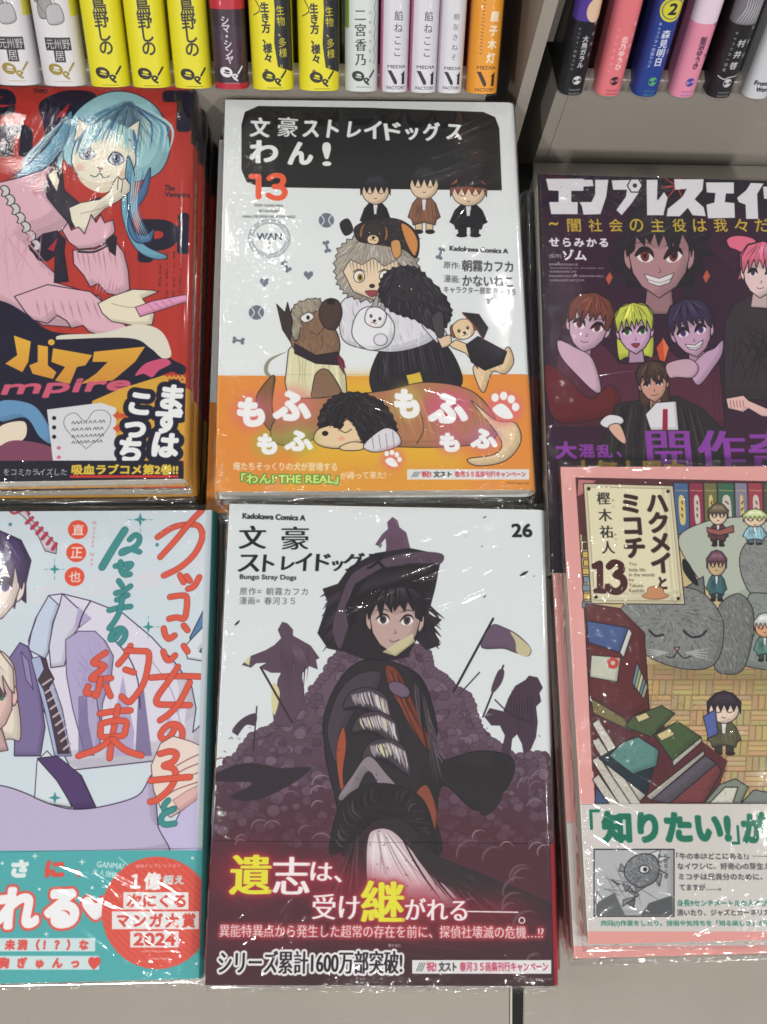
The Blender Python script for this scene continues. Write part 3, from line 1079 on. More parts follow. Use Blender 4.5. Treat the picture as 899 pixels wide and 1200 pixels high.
# ---- white comic with puppies and an orange band
def art_puppy():
    s = sheet_for('puppy', WHITE)
    rnd = random.Random(4)
    s.poly([(283, 146), (287, 131), (303, 124), (430, 126), (566, 131), (580, 137), (585, 150), (588, 223), (420, 221), (305, 219), (289, 213), (283, 199)], (33, 32, 33))
    W = (234, 236, 236)
    for k, (ch, x, y, h) in enumerate([('文', 304, 160, 22), ('豪', 336, 160, 23), ('ス', 364, 160, 18), ('ト', 389, 161, 20), ('レ', 414, 161, 18), ('イ', 437, 162, 20), ('ド', 462, 163, 19), ('ッ', 484, 163, 13), ('グ', 507, 164, 20), ('ス', 532, 163, 17)]):
        w = {'ト': 12, 'レ': 14, 'ッ': 14}.get(ch, h * 0.98)
        rr = rnd.uniform(-1, 1)
        s.text(ch, (x - w / 2, y + rr), (x + w / 2, y - rr), h, W, bold=0.36 if ch != '豪' else 0.16, hb=0.1)
    for ch, x, y, w, h in (('わ', 309, 190, 31, 25), ('ん', 352, 192, 27, 25), ('!', 383, 194, 9, 27)):
        s.text(ch, (x - w / 2, y), (x + w / 2, y), h, W, bold=0.55 if ch != '!' else 0.3, hb=0.15 if ch != '!' else 0.1)
    OG = (236, 98, 66)
    s.stroke([(294.5, 206.5), (303, 206.5), (303, 230.5)], 2.6, OG, smooth=False)
    s.stroke([(315.5, 209), (321, 205.5), (330, 206.5), (332, 212.5), (328, 217.5), (321.5, 218.5)], 2.5, OG)
    s.stroke([(321.5, 218.5), (330, 219.5), (334, 225), (330.5, 231), (322, 232), (314.5, 228.5)], 2.5, OG)
    for t, x0, x1, y in (('STORY ASAGIRI KAFKA', 298, 332, 242), ('ART KANAINEKO', 303, 328, 248.5), ('CHARACTER DESIGN HARUKAWA SANGO', 284, 346, 255)):
        s.text(t, (x0, y), (x1, y + .4), 3.0, (45, 48, 56), bold=0.06)
    G = (122, 136, 148)
    for r, w in ((24.2, 0.28), (19.3, 0.22)):
        s.stroke([(315.5 + r * math.cos(a), 279.5 + r * .93 * math.sin(a)) for a in np.linspace(0, 2 * math.pi, 41)], w, G, smooth=False)
    for a in np.linspace(0, 2 * math.pi, 48):
        r = 3.4 if int(a * 10) % 3 else 4.6
        s.stroke([(315.5 + 20 * math.cos(a), 279.5 + 18.5 * math.sin(a)), (315.5 + (20 + r) * math.cos(a + .17), 279.5 + (18.5 + r * .9) * math.sin(a + .17))], 0.28, G, smooth=False)
    s.text('WAN', (301, 281), (330, 281), 8, (88, 102, 112), hb=0.22)
    s.text('!', (314, 291), (316.6, 291), 7.5, (88, 102, 112), bold=.05)
    IC = (112, 118, 134)
    for x, y in ((382.5, 258), (300.5, 366)):
        s.oval((x, y), 9, 8.6, IC)
        for d in (-1, 1):
            s.stroke([(x + d * 7, y - 7), (x + d * 2.5, y), (x + d * 7, y + 7)], 0.4, WHITE)
    for x, y, a in ((383, 289, 1.35), (335.5, 312, 1.0), (279.5, 399, 0.15), (576, 350, -.5), (516, 297, 1.9)):
        c, d = math.cos(a), math.sin(a)
        s.stroke([(x - 4.6 * c, y - 4.6 * d), (x + 4.6 * c, y + 4.6 * d)], 1.0, IC, smooth=False)
        for e in (-1, 1):
            for q in (-1, 1):
                s.oval((x + e * 5 * c - q * 2 * d, y + e * 5 * d + q * 2 * c), 2.1, 2.1, IC)
    for x, y in ((310, 331), (361.5, 322.5), (589, 378)):
        s.poly([(x, y + 5.5), (x - 5.6, y - .5), (x - 5, y - 4.2), (x - 2.4, y - 5), (x, y - 2.8), (x + 2.4, y - 5), (x + 5, y - 4.2), (x + 5.6, y - .5)], IC)
    # three small dolls, in place of the printed characters
    peg(s, 440, 240, 36, 70, (34, 32, 38), (226, 200, 170), (36, 34, 38))
    peg(s, 497, 234, 38, 78, (134, 92, 72), (226, 200, 170), (38, 36, 38), legs=(214, 190, 150))
    peg(s, 549, 242, 44, 70, (34, 32, 38), (226, 200, 170), (150, 84, 66), 'brim', legs=(36, 34, 40))
    K = (45, 45, 52)
    s.text('Kadokawa Comics A', (527, 293.5), (595, 297), 5.6, K, bold=0.14, hb=.06)
    s.text('原作:', (519.5, 314), (538.5, 315.5), 8, K, bold=0.05)
    s.text('朝霧カフカ', (541, 317.5), (603, 319), 13, K, bold=0.14, even=True)
    s.text('漫画:', (520, 330.5), (538.5, 331.5), 8.5, K, bold=0.05)
    s.text('かないねこ', (541, 335), (603, 336.5), 13, K, bold=0.14, even=True)
    s.text('キャラクター原案:春河３５', (520, 343), (604, 346), 8, K, bold=0.07)
    # band colours
    s.poly([(240, 440), (420, 441), (640, 438), (640, 620), (230, 620)], (226, 143, 64))
    s.poly([(395, 441), (545, 439), (540, 520), (560, 620), (300, 620), (370, 500)], (226, 176, 58), soft=2.2)
    s.poly([(232, 545), (640, 545), (640, 620), (232, 620)], (222, 146, 66), soft=3, alpha=.75)
    # plain puppies, a cat and a plush rabbit, in the colours of the printed group
    DKB, BR1, BR2, CR = (44, 40, 46), (136, 106, 84), (176, 122, 88), (230, 202, 162)
    # dark cushion
    s.poly([(436, 430), (452, 404), (490, 394), (520, 402), (538, 430), (540, 452), (516, 462), (494, 446), (480, 444), (474, 466), (446, 470), (434, 452)], DKB, smooth=True, line=.35)
    s.strands([(444, 420), (480, 400), (520, 410)], [(444, 460), (486, 440), (530, 450)], 20, [(70, 64, 72), (28, 24, 30)], .5)
    s.poly([(476, 440), (492, 436), (496, 450), (480, 452)], (216, 186, 66))
    # shaggy grey puppy in a white shirt
    s.fur([(398, 372), (404, 350), (440, 340), (486, 350), (512, 372), (508, 398), (466, 412), (424, 408), (402, 398)], (218, 217, 224), [(186, 182, 196), (236, 236, 240), (166, 162, 178)], 1.3, 90, 16, .35, 2)
    s.poly([(486, 362), (510, 368), (524, 392), (512, 402), (496, 384)], (218, 217, 224), line=.3); s.poly([(512, 396), (528, 392), (530, 404), (518, 408)], (226, 196, 170), line=.3)
    s.fur([(394, 322), (396, 296), (412, 280), (440, 274), (468, 280), (486, 300), (488, 326), (476, 344), (450, 350), (420, 350), (402, 340)], (166, 158, 146), [(118, 110, 102), (196, 188, 176), (140, 132, 122), (210, 200, 206)], lambda x, y: math.atan2(y - 270, x - 440), 260, 20, .4, 3, spike=3.5)
    s.poly([(402, 318), (410, 304), (424, 310), (438, 302), (450, 312), (466, 304), (472, 322), (466, 340), (440, 352), (414, 342)], (232, 208, 180), line=.3)
    s.hatch([(408 + k * 4.2, 296 + (k % 3), 412 + k * 3.8, 318 + (k * 7) % 9, .6) for k in range(16)], (150, 142, 130))
    for d in (-1, 1):
        s.oval((436 + d * 15, 324), 6.5, 7, (236, 234, 230), line=.25)
        s.oval((437 + d * 15, 325), 3.6, 4.8, (176, 150, 60)); s.oval((437 + d * 15, 325), 1.8, 2.6, (40, 34, 38))
        s.stroke([(436 + d * 15 - 8, 319), (436 + d * 15, 315.5), (436 + d * 15 + 8, 319)], .5, (60, 50, 50), taper=True)
    s.oval((436, 335), 3.4, 2.5, (50, 40, 44)); s.poly([(428, 341), (444, 341), (436, 348)], (150, 70, 76), smooth=True, line=.2)
    # white plush rabbit, black cat
    s.poly([(414, 378), (424, 362), (444, 360), (462, 380), (456, 404), (432, 410), (414, 396)], (230, 230, 234), smooth=True, line=.3)
    s.critter(440, 372, 13, (232, 232, 236), 'long', (236, 226, 228), rot=.3)
    s.oval((446, 398), 8, 7, (222, 220, 228), line=.2)
    s.fur([(446, 330), (458, 316), (482, 312), (500, 324), (524, 352), (528, 372), (512, 388), (486, 374), (462, 366), (446, 350)], DKB, [(72, 66, 74), (26, 22, 28), (90, 84, 92)], lambda x, y: math.atan2(y - 310, x - 470), 150, 15, .35, 4, spike=2.2)
    s.critter(474, 338, 17, (52, 47, 54), 'point', None, rot=.25, ear_col=(60, 52, 60))
    s.poly([(506, 372), (518, 366), (520, 392), (512, 394)], (74, 66, 72), smooth=True, line=.25)
    # small puppy lying on top
    s.poly([(404, 276), (398, 262), (408, 256), (414, 270)], DKB, smooth=True)
    s.fur([(416, 266), (440, 256), (470, 258), (490, 276), (488, 302), (472, 292), (440, 286), (420, 282)], (52, 45, 46), [(84, 74, 72), (34, 28, 30)], .3, 90, 10, .3, 5)
    s.poly([(470, 262), (482, 268), (490, 284), (486, 300), (476, 284)], (206, 138, 76), smooth=True, line=.28)
    s.poly([(458, 284), (468, 282), (470, 298), (462, 302)], (206, 150, 96), smooth=True, line=.25)
    s.critter(438, 274, 14, (56, 48, 48), 'flop', CR, rot=.12, ear_col=(150, 104, 70))
    # sitting brown puppy with a pale scarf
    s.stroke([(324, 446), (312, 436), (316, 422), (336, 412)], 1.6, (150, 142, 124), taper=True)
    s.poly([(300, 470), (310, 450), (322, 441), (319, 476), (327, 508), (312, 500)], (136, 98, 66), smooth=True, line=.35)
    s.poly([(338, 410), (345, 402), (372, 416), (397, 414), (405, 440), (407, 466), (372, 470), (340, 476), (334, 448)], (222, 216, 178), line=.35)
    s.strands([(342, 414), (398, 420)], [(340, 470), (404, 464)], 10, [(190, 182, 140), (236, 232, 204)], .5)
    s.fur([(338, 386), (343, 362), (366, 352), (380, 358), (384, 372), (396, 392), (398, 410), (390, 422), (360, 420), (344, 408)], BR1, [(112, 84, 66), (156, 124, 100), (98, 74, 60)], 1.4, 220, 9, .3, 6, line=.35)
    s.fur([(340, 372), (348, 356), (372, 350), (376, 362), (356, 372), (350, 396), (344, 396)], (158, 148, 130), [(120, 112, 98), (186, 178, 160)], 1.2, 60, 10, .35, 7, spike=2)
    s.poly([(374, 364), (382, 351), (396, 352), (401, 368), (393, 386), (379, 382)], (76, 58, 52), smooth=True, line=.3)
    s.oval((388, 353), 5, 4, (40, 32, 34)); s.stroke([(380, 384), (372, 392), (364, 388)], .3, (60, 44, 40))
    s.poly([(324, 356), (334, 366), (337, 354), (343, 376), (340, 400), (331, 386)], (62, 50, 48), line=.28)
    s.poly([(352, 372), (362, 366), (368, 372), (358, 378)], (232, 230, 226), smooth=True, line=.25); s.oval((361, 372), 2, 2.6, (40, 32, 34))
    s.poly([(345, 402), (370, 416), (396, 412), (400, 428), (370, 426), (345, 414)], (50, 38, 46), line=.2); s.strands([(396, 416)] * 2, [(404, 440), (408, 436)], 3, [(110, 40, 56)], 1.2)
    s.poly([(366, 456), (370, 438), (380, 432), (390, 440), (402, 466), (384, 472), (366, 466)], BR1, smooth=True, line=.3)
    # lying long puppy with a dark cap of fur
    s.poly([(346, 470), (380, 466), (450, 458), (500, 448), (552, 458), (580, 490), (576, 516), (520, 524), (440, 522), (390, 512), (330, 522), (318, 500)], BR2, smooth=True, line=.35)
    s.strands([(450, 462), (560, 466)], [(470, 520), (572, 514)], 22, [(150, 100, 72), (200, 146, 108), (160, 110, 80)], .5)
    s.stroke([(470, 462), (490, 480), (496, 504), (488, 520)], .35, (70, 48, 44)); s.stroke([(540, 470), (526, 484), (536, 492)], .35, (70, 48, 44))
    s.poly([(368, 516), (372, 504), (388, 498), (408, 492), (424, 498), (428, 514), (404, 525), (380, 524)], CR, smooth=True, line=.35)
    s.fur([(374, 500), (378, 478), (396, 463), (424, 461), (450, 474), (464, 500), (460, 518), (440, 522), (424, 516), (416, 500), (406, 490), (400, 502), (386, 498)], (42, 38, 42), [(76, 70, 78), (24, 20, 24)], lambda x, y: math.atan2(y - 462, x - 410), 160, 14, .35, 8, spike=2)
    s.oval((381, 508), 3.8, 3, (34, 28, 32)); s.stroke([(398, 504), (405, 507), (412, 503)], .35, (60, 40, 40)); s.oval((400, 514), 4, 2, (232, 160, 140), soft=.4)
    s.poly([(398, 524), (412, 518), (426, 520), (424, 527), (404, 528)], CR, smooth=True, line=.3)
    s.poly([(426, 522), (450, 502), (466, 508), (468, 522), (440, 530)], (218, 214, 220), smooth=True, line=.3)
    for k in range(4):
        s.stroke([(436 + k * 8, 512 - k * 2), (438 + k * 8, 526)], .25, (120, 110, 130))
    s.fur([(552, 470), (580, 492), (604, 496), (610, 518), (592, 540), (560, 546), (548, 538), (580, 532), (586, 514)], CR, [(206, 172, 128), (240, 218, 184)], .8, 60, 10, .3, 9, line=.35)
    # jumping puppy in a dark coat
    s.fur([(590, 412), (597, 407), (602, 424), (592, 438), (577, 436), (567, 460), (558, 446), (556, 428), (584, 428)], CR, [(206, 172, 128), (240, 218, 184)], 1.3, 40, 8, .3, 10)
    s.poly([(526, 404), (534, 398), (550, 404), (560, 432), (546, 414), (531, 408)], CR, line=.3)
    s.poly([(546, 404), (560, 394), (594, 412), (589, 426), (568, 434), (552, 424)], (38, 34, 40), line=.3)
    s.critter(543, 386, 13, CR, 'flop', (240, 222, 196), rot=-.35, ear_col=(150, 84, 66))
    s.poly([(542, 366), (561, 368), (572, 384), (566, 398), (556, 380)], (38, 32, 38), line=.25)
    s.stroke([(542, 367), (556, 382), (566, 398)], .5, (130, 70, 50))
    # lettering on the band
    GL = ((0.9, (214, 108, 140)),)
    for ch, x, y, w, h, g in (('も', 294, 501, 36, 37, (214, 100, 140)), ('ふ', 342, 494, 48, 38, (218, 120, 120)), ('も', 313, 534, 28, 28, (150, 182, 80)), ('ふ', 350, 530, 38, 28, (156, 180, 80)),
                              ('も', 477, 491, 32, 38, (196, 180, 90)), ('ふ', 525, 497, 50, 39, (214, 90, 140)), ('も', 527, 531, 28, 27, (204, 100, 150)), ('ふ', 567, 527, 36, 27, (190, 110, 170))):
        s.oval((x, y - h / 2), w * .56, h * .56, g, soft=1.8, alpha=.6)
    for ch, x, y, w, h in (('も', 294, 501, 34, 36), ('ふ', 342, 494, 46, 37), ('も', 313, 534, 26, 27), ('ふ', 350, 530, 36, 27), ('も', 477, 491, 31, 36), ('ふ', 525, 497, 48, 37), ('も', 527, 531, 26, 25), ('ふ', 567, 527, 34, 26)):
        s.text(ch, (x - w / 2 + 3, y - 3), (x + w / 2 - 3, y - 3), h - 6, (240, 240, 240), bold=1.0 if h > 30 else 0.75)
    for x, y, k in ((591, 481, 1.0), (460, 541, 0.62)):
        s.oval((x, y - 3), 22 * k, 20 * k, (220, 110, 130), soft=1.2, alpha=.7)
        s.poly([(x - 14 * k, y - 2 * k), (x - 4 * k, y - 8 * k), (x + 5 * k, y - 2 * k), (x + 10 * k, y + 8 * k), (x + 2 * k, y + 10 * k), (x - 8 * k, y + 6 * k)], (240, 240, 240), smooth=True)
        for dx, dy in ((-11, -15), (-1, -17), (8, -13), (13, -4)):
            s.oval((x + dx * k, y + dy * k), 4.4 * k, 5.0 * k, (240, 240, 240))
    s.text('俺たちそっくりの犬が登場する', (273, 551), (395, 552), 9.5, (240, 232, 214), bold=0.12)
    s.text('「わん! THE REAL」', (283, 567), (396, 567), 12, (222, 228, 120), bold=0.2, outline=((0.45, (70, 150, 70)),))
    s.text('が帰って来た!', (399, 562), (452, 561), 9, (240, 232, 214), bold=0.1)
    campaign_label(s, 477, 550, 620, 562)
    s.text('©Kafka Asagiri 2024', (594, 567.5), (620, 568.5), 3, (80, 60, 40), bold=.03)
    return s


# ---- white comic with a dark cloak over a heap of stones
def art_cloak():
    s = sheet_for('cloak', (218, 223, 225))
    rnd = random.Random(8)
    heap = [(255, 905), (276, 884), (296, 860), (320, 850), (332, 836), (352, 824), (372, 800), (388, 780), (398, 762), (414, 756), (440, 760), (486, 756), (500, 762), (504, 782), (522, 792), (534, 806), (548, 812), (556, 836), (566, 860), (588, 874), (600, 884), (640, 880), (660, 900), (662, 1190), (232, 1190)]
    s.poly(heap, (104, 84, 100), color2=(72, 42, 54), grad=((450, 800), (450, 1010)))
    blobs(s, rnd, [(x, y) for x, y in heap[:-2]] + [(655, 990), (240, 990)], 620, 3, 8, [(104, 84, 100), (92, 72, 90), (114, 94, 110), (84, 62, 78), (98, 78, 94)], 0.16, (70, 50, 64))
    for k in range(len(heap) - 4):
        (x0, y0), (x1, y1) = heap[k], heap[k + 1]
        for q in range(4):
            t = q / 4
            s.oval((x0 + (x1 - x0) * t, y0 + (y1 - y0) * t + 3), rnd.uniform(4, 7), rnd.uniform(4, 6), (102, 82, 98), line=.18, line_color=(70, 52, 66))
    s.poly([(240, 960), (420, 930), (640, 950), (662, 1190), (232, 1190)], (84, 40, 52), soft=5, alpha=.6)
    for _ in range(46):
        x, y = rnd.uniform(250, 640), rnd.uniform(900, 1000)
        if 380 < x < 520:
            continue
        r = rnd.uniform(6, 13)
        a0 = rnd.uniform(2.6, 3.6)
        s.stroke([(x + r * math.cos(a0 + k * .5), y + r * math.sin(a0 + k * .5)) for k in range(6)], 0.5, rnd.choice([(150, 118, 128), (132, 100, 112), (120, 88, 100)]), taper=True)
    # robed standing stones and banners on the heap
    D = (92, 72, 88)
    s.poly([(326, 738), (331, 729), (337, 731), (343, 738), (343, 745), (352, 750), (364, 757), (374, 771), (370, 773), (372, 784), (362, 780), (353, 790), (356, 806), (357, 822), (350, 836), (340, 852), (322, 850), (320, 836), (323, 816), (326, 796), (330, 788), (318, 788), (309, 784), (304, 782), (314, 776), (300, 777), (294, 782), (284, 779), (294, 769), (312, 762), (322, 756), (330, 748)], D, line=.2, line_color=(60, 44, 58), shade=False)
    s.hatch([(330 + k * 2.6, 752 + (k % 4) * 3, 328 + k * 2.4, 790 + (k * 7) % 40, .4) for k in range(14)], (72, 54, 68))
    s.hatch([(340 + k * 2, 754, 352 + k * 2, 782, .3) for k in range(6)], (128, 106, 122))
    s.poly([(286, 776), (294, 768), (292, 780)], (212, 206, 160))
    s.poly([(320, 800), (328, 812), (322, 838), (318, 824)], (212, 206, 160), smooth=True)
    s.stroke([(306, 783), (342, 846)], 0.8, (58, 44, 54), smooth=False)
    s.poly([(454, 612), (460, 606), (466, 610), (468, 618), (476, 624), (480, 640), (481, 652), (476, 654), (473, 642), (470, 648), (472, 662), (450, 665), (453, 640), (452, 630), (444, 640), (440, 638), (448, 626), (455, 620)], (104, 78, 100), shade=False, line=.12, line_color=(70, 50, 66))
    s.hatch([(456 + k * 3, 624, 455 + k * 3, 654, .3) for k in range(6)], (76, 54, 72))
    s.stroke([(301, 828), (297, 880)], 0.5, (50, 40, 50), smooth=False)
    s.poly([(300, 836), (284, 842), (272, 856), (278, 862), (276, 866), (288, 850), (299, 850)], (76, 60, 74), smooth=True)
    s.stroke([(578, 725), (532, 810)], 0.9, (46, 38, 46), smooth=False)
    s.poly([(576, 733), (592, 736), (608, 745), (622, 760), (618, 769), (602, 764), (590, 760), (564, 758)], (104, 84, 104), smooth=True, line=.2)
    s.poly([(598, 740), (610, 748), (622, 760), (618, 769), (606, 765), (604, 752)], (196, 186, 150), smooth=True)
    s.stroke([(566, 840), (590, 780)], 0.7, (58, 46, 58), smooth=False)
    s.poly([(584, 786), (591, 786), (588, 800), (578, 812), (576, 806)], (80, 62, 76), smooth=True)
    s.stroke([(538, 814), (562, 788)], 0.5, (58, 46, 58), smooth=False)
    s.poly([(568, 840), (574, 830), (590, 834), (596, 818), (604, 804), (616, 797), (620, 792), (630, 794), (636, 806), (632, 812), (634, 822), (628, 828), (630, 846), (628, 864), (622, 878), (614, 884), (612, 872), (606, 860), (600, 866), (598, 884), (588, 880), (592, 862), (586, 850), (576, 850)], (72, 54, 68), line=.15, line_color=(50, 38, 50), shade=False)
    s.hatch([(600 + k * 3, 806 + (k % 3) * 4, 598 + k * 3.4, 850 + (k * 5) % 24, .4) for k in range(9)], (52, 38, 50))
    s.stroke([(580, 820), (600, 838), (622, 846)], .5, (52, 40, 50)); s.stroke([(590, 882), (640, 900)], 1.2, (72, 54, 68), taper=True)
    for x, y, l, a in ((278, 730, 9, -.8), (568, 606, 5, -.5), (614, 672, 12, -.5), (568, 699, 5, -.7), (565, 640, 3, 0), (626, 675, 3, -.4), (446, 640, 6, -1), (546, 628, 2, 0)):
        c, d = math.cos(a) * l / 2, math.sin(a) * l / 2
        s.poly([(x - c, y - d), (x - d * .3, y + c * .3), (x + c, y + d), (x + d * .25, y - c * .25)], (52, 44, 52), smooth=True)
    # a hooded traveller's cloak, a plain stand-in for the printed character
    DK, GY, LT = (44, 38, 44), (88, 76, 86), (184, 172, 178)
    s.poly([(372, 742), (384, 706), (378, 690), (396, 684), (410, 664), (440, 648), (480, 642), (518, 650), (510, 690), (502, 720), (518, 726), (508, 736), (516, 756), (500, 762), (488, 750), (478, 770), (440, 778), (404, 764), (384, 760)], DK)
    s.strands([(398, 690), (404, 730)], [(374, 700), (378, 764)], 12, [(62, 52, 62), (40, 34, 40)], 1.2)
    s.strands([(500, 706), (502, 744)], [(522, 726), (516, 764)], 8, [(52, 44, 52), (40, 34, 40)], 1.0)
    s.poly([(400, 700), (414, 672), (446, 656), (484, 647), (518, 649), (514, 662), (478, 666), (440, 680), (420, 706), (406, 740), (398, 760), (390, 736)], (86, 70, 84), smooth=True)
    s.strands([(412, 690), (440, 668), (500, 652)], [(404, 730), (430, 690), (510, 664)], 16, [(70, 58, 70), (104, 90, 102)], .6)
    s.portrait(463, 727, 56, (190, 162, 156), (42, 36, 42), .04, (70, 62, 66), 6, neck=False)
    s.poly([(448, 764), (484, 742), (486, 752), (464, 769)], (206, 202, 156), alpha=.8)
    s.poly([(404, 712), (416, 684), (446, 666), (480, 660), (512, 660), (502, 694), (470, 688), (440, 694), (424, 710), (410, 742)], (34, 29, 34), alpha=.95)
    s.hatch([(416 + k * 3.4, 700 - k * 1.2, 440 + k * 3, 668 - k * .3, .5) for k in range(24)], (64, 56, 64))
    s.poly([(380, 838), (396, 800), (420, 776), (452, 774), (484, 786), (500, 806), (512, 850), (514, 890), (560, 880), (600, 888), (596, 920), (560, 950), (520, 920), (512, 960), (516, 1000), (470, 1020), (400, 1000), (396, 950), (384, 900), (380, 870)], (48, 42, 47), smooth=True, line=.4)
    s.poly([(384, 850), (398, 810), (420, 790), (446, 788), (440, 812), (418, 830), (404, 860), (398, 900), (388, 880)], (74, 63, 72), smooth=True, line=.25)
    for q, (x, y) in enumerate(((420, 822), (430, 850), (442, 882))):
        s.poly([(x - 18, y + 6), (x - 8, y - 12), (x + 14, y - 16), (x + 34, y - 4), (x + 40, y + 26), (x + 30, y + 22), (x + 10, y + 8), (x - 8, y + 10)], (72, 62, 70), smooth=True, line=.3)
        s.strands([(x - 8, y - 8), (x + 14, y - 12), (x + 32, y - 2)], [(x - 2, y + 6), (x + 20, y + 8), (x + 38, y + 24)], 22, [LT, (206, 198, 202), (150, 138, 146), (204, 202, 168)], .8, seed=q)
        s.stroke([(x - 18, y + 10), (x + 4, y + 8), (x + 38, y + 30)], 1.0, (40, 34, 40), taper=True)
    s.poly([(452, 780), (468, 788), (486, 826), (504, 868), (498, 876), (474, 836), (456, 806)], (116, 58, 44), smooth=True, line=.3)
    s.strands([(456, 786), (466, 790)], [(490, 868), (502, 872)], 8, [(80, 40, 34), (140, 76, 56)], .6)
    s.oval((468, 808), 14, 8, (112, 92, 112), rot=.5, line=.3)
    s.strands([(486, 800), (500, 820), (508, 880)], [(496, 860), (512, 930), (560, 930)], 18, [(76, 66, 74), (34, 28, 34), (96, 84, 92)], .7)
    s.poly([(394, 880), (402, 852), (406, 872), (402, 906), (404, 934), (398, 920)], (160, 80, 56), smooth=True, line=.2)
    s.poly([(486, 934), (500, 920), (512, 950), (508, 976), (494, 960)], (138, 74, 56), smooth=True, line=.2)
    s.poly([(396, 936), (412, 910), (432, 886), (454, 908), (474, 932), (482, 952), (452, 934), (432, 904), (414, 934)], (140, 128, 136), smooth=True, line=.25)
    s.poly([(386, 1000), (398, 944), (430, 920), (472, 922), (500, 944), (512, 1000), (486, 972), (470, 960), (440, 962), (408, 990)], (42, 36, 40), smooth=True, line=.3)
    s.strands([(392, 990), (404, 944), (440, 922), (480, 926), (506, 980)], [(404, 1000), (420, 966), (444, 944), (470, 944), (494, 976)], 30, [(82, 72, 76), (60, 50, 56), (32, 26, 30)], .6, bow=.2)
    s.poly([(240, 914), (262, 902), (290, 894), (330, 900), (364, 900), (340, 920), (300, 938), (270, 934), (296, 918), (262, 916)], (52, 42, 50), smooth=True)
    s.poly([(520, 890), (560, 898), (592, 900), (586, 940), (566, 956), (552, 930), (524, 916)], (44, 38, 42), smooth=True)
    # sleeve reaching forward
    s.poly([(404, 1040), (426, 984), (436, 966), (452, 972), (490, 1008), (560, 1050), (640, 1100), (664, 1180), (330, 1190)], (58, 38, 44), smooth=True)
    s.poly([(430, 1030), (431, 984), (440, 972), (460, 974), (486, 1000), (520, 1036), (540, 1062), (440, 1062)], (198, 176, 184), smooth=True, line=.2)
    s.poly([(434, 1010), (436, 984), (452, 978), (476, 1004), (500, 1034), (460, 1040)], (222, 210, 214), smooth=True, soft=.8)
    s.strands([(440, 976), (456, 976)], [(438, 1040), (520, 1050)], 12, [(170, 146, 156), (236, 226, 230)], .5)
    s.strands([(404, 1010), (420, 980)], [(340, 1170), (420, 1060)], 22, [(84, 60, 66), (38, 26, 32)], .8)
    s.strands([(470, 980), (560, 1044)], [(520, 1060), (650, 1120)], 22, [(84, 62, 68), (40, 28, 34)], .8)
    s.poly([(480, 990), (510, 1002), (580, 1030), (648, 1060), (640, 1080), (560, 1050), (510, 1030)], (48, 40, 44), smooth=True)
    # dark red glow behind the band's words
    s.poly([(230, 1068), (400, 1062), (662, 1060), (664, 1190), (228, 1190)], (66, 34, 44), soft=3, alpha=.7)
    for x, y, rx, ry in ((290, 1026, 52, 34), (380, 1030, 50, 24), (448, 1056, 70, 34), (540, 1066, 90, 18), (330, 1094, 110, 10), (520, 1092, 120, 10)):
        s.oval((x, y), rx, ry, (168, 42, 58), soft=3.4, alpha=.42)
    for _ in range(10):
        x, y = rnd.uniform(540, 640), rnd.uniform(1000, 1130)
        r = rnd.uniform(10, 20)
        s.stroke([(x + r * math.cos(3 + k * .45), y + r * math.sin(3 + k * .45)) for k in range(6)], 0.9, (122, 88, 100), taper=True, alpha=.7)
    s.hatch([(rnd.uniform(250, 640), rnd.uniform(900, 1150), rnd.uniform(250, 640), rnd.uniform(900, 1150), .12) for _ in range(14)], (150, 110, 120), .4)
    s.hatch([(x_, y_, x_ + rnd.uniform(-5, 5), y_ + rnd.uniform(-5, 5), .5) for x_, y_ in [(rnd.uniform(255, 645), rnd.uniform(850, 1060)) for _ in range(260)]], (60, 40, 54), .6)
    RG = ((0.45, (170, 52, 66)),)
    s.text('遺', (270, 1048), (317, 1048), 46, (226, 222, 60), bold=0.22, hb=.5, outline=((0.8, (168, 52, 64)),), soft_outline=.7)
    s.text('志', (320, 1048), (362, 1048), 44, (240, 232, 234), bold=0.15, hb=.3, outline=RG, soft_outline=.6)
    s.text('は、', (364, 1032), (400, 1034), 22, (240, 232, 234), bold=0.16, hb=.16, outline=RG, soft_outline=.6)
    s.text('受け', (366, 1077), (421, 1078), 30, (240, 232, 234), bold=0.1, hb=.2, outline=RG, soft_outline=.6)
    s.text('継', (424, 1080), (473, 1080), 48, (226, 222, 60), bold=0.18, hb=.45, outline=((0.8, (168, 52, 64)),), soft_outline=.7)
    s.text('がれる', (475, 1078), (547, 1079), 26, (240, 232, 234), bold=0.1, hb=.2, outline=RG, soft_outline=.6)
    s.stroke([(548, 1068), (607, 1069)], 0.45, (240, 232, 234), smooth=False)
    s.stroke([(611.5 + 3.4 * math.cos(a), 1078.5 + 3.4 * math.sin(a)) for a in np.linspace(0, 6.3, 13)], 0.4, (240, 232, 234), smooth=False)
    s.text('異能特異点から発生した超常の存在を前に、探偵社壊滅の危機…!?', (257, 1098), (637, 1100), 15, (232, 222, 224), bold=0.06, hb=.06, outline=((0.5, (190, 60, 70)),), soft_outline=.5)
    s.text('シリーズ累計1600万部突破!', (256, 1141), (471, 1141), 27, (30, 20, 26), bold=0.12, hb=.12, outline=((0.75, (232, 230, 232)),))
    s.text('電子含む', (455, 1110), (470, 1110), 4, (220, 210, 214), bold=.02)
    campaign_label(s, 483, 1125, 646, 1141, (186, 50, 84))
    s.text('©春河３５・Kafka Asagiri', (606, 1148), (648, 1148.5), 3, (190, 170, 174), bold=.02)
    # title and credits
    K = (30, 30, 34)
    s.text('Kadokawa Comics A', (284.5, 607.5), (357.5, 610), 6.2, K, bold=.16, hb=.08)
    s.text('文', (280.5, 643), (311, 643), 27, K, bold=.06, hb=.32)
    s.text('豪', (330, 644), (361, 644), 27, K, bold=.0, hb=.26)
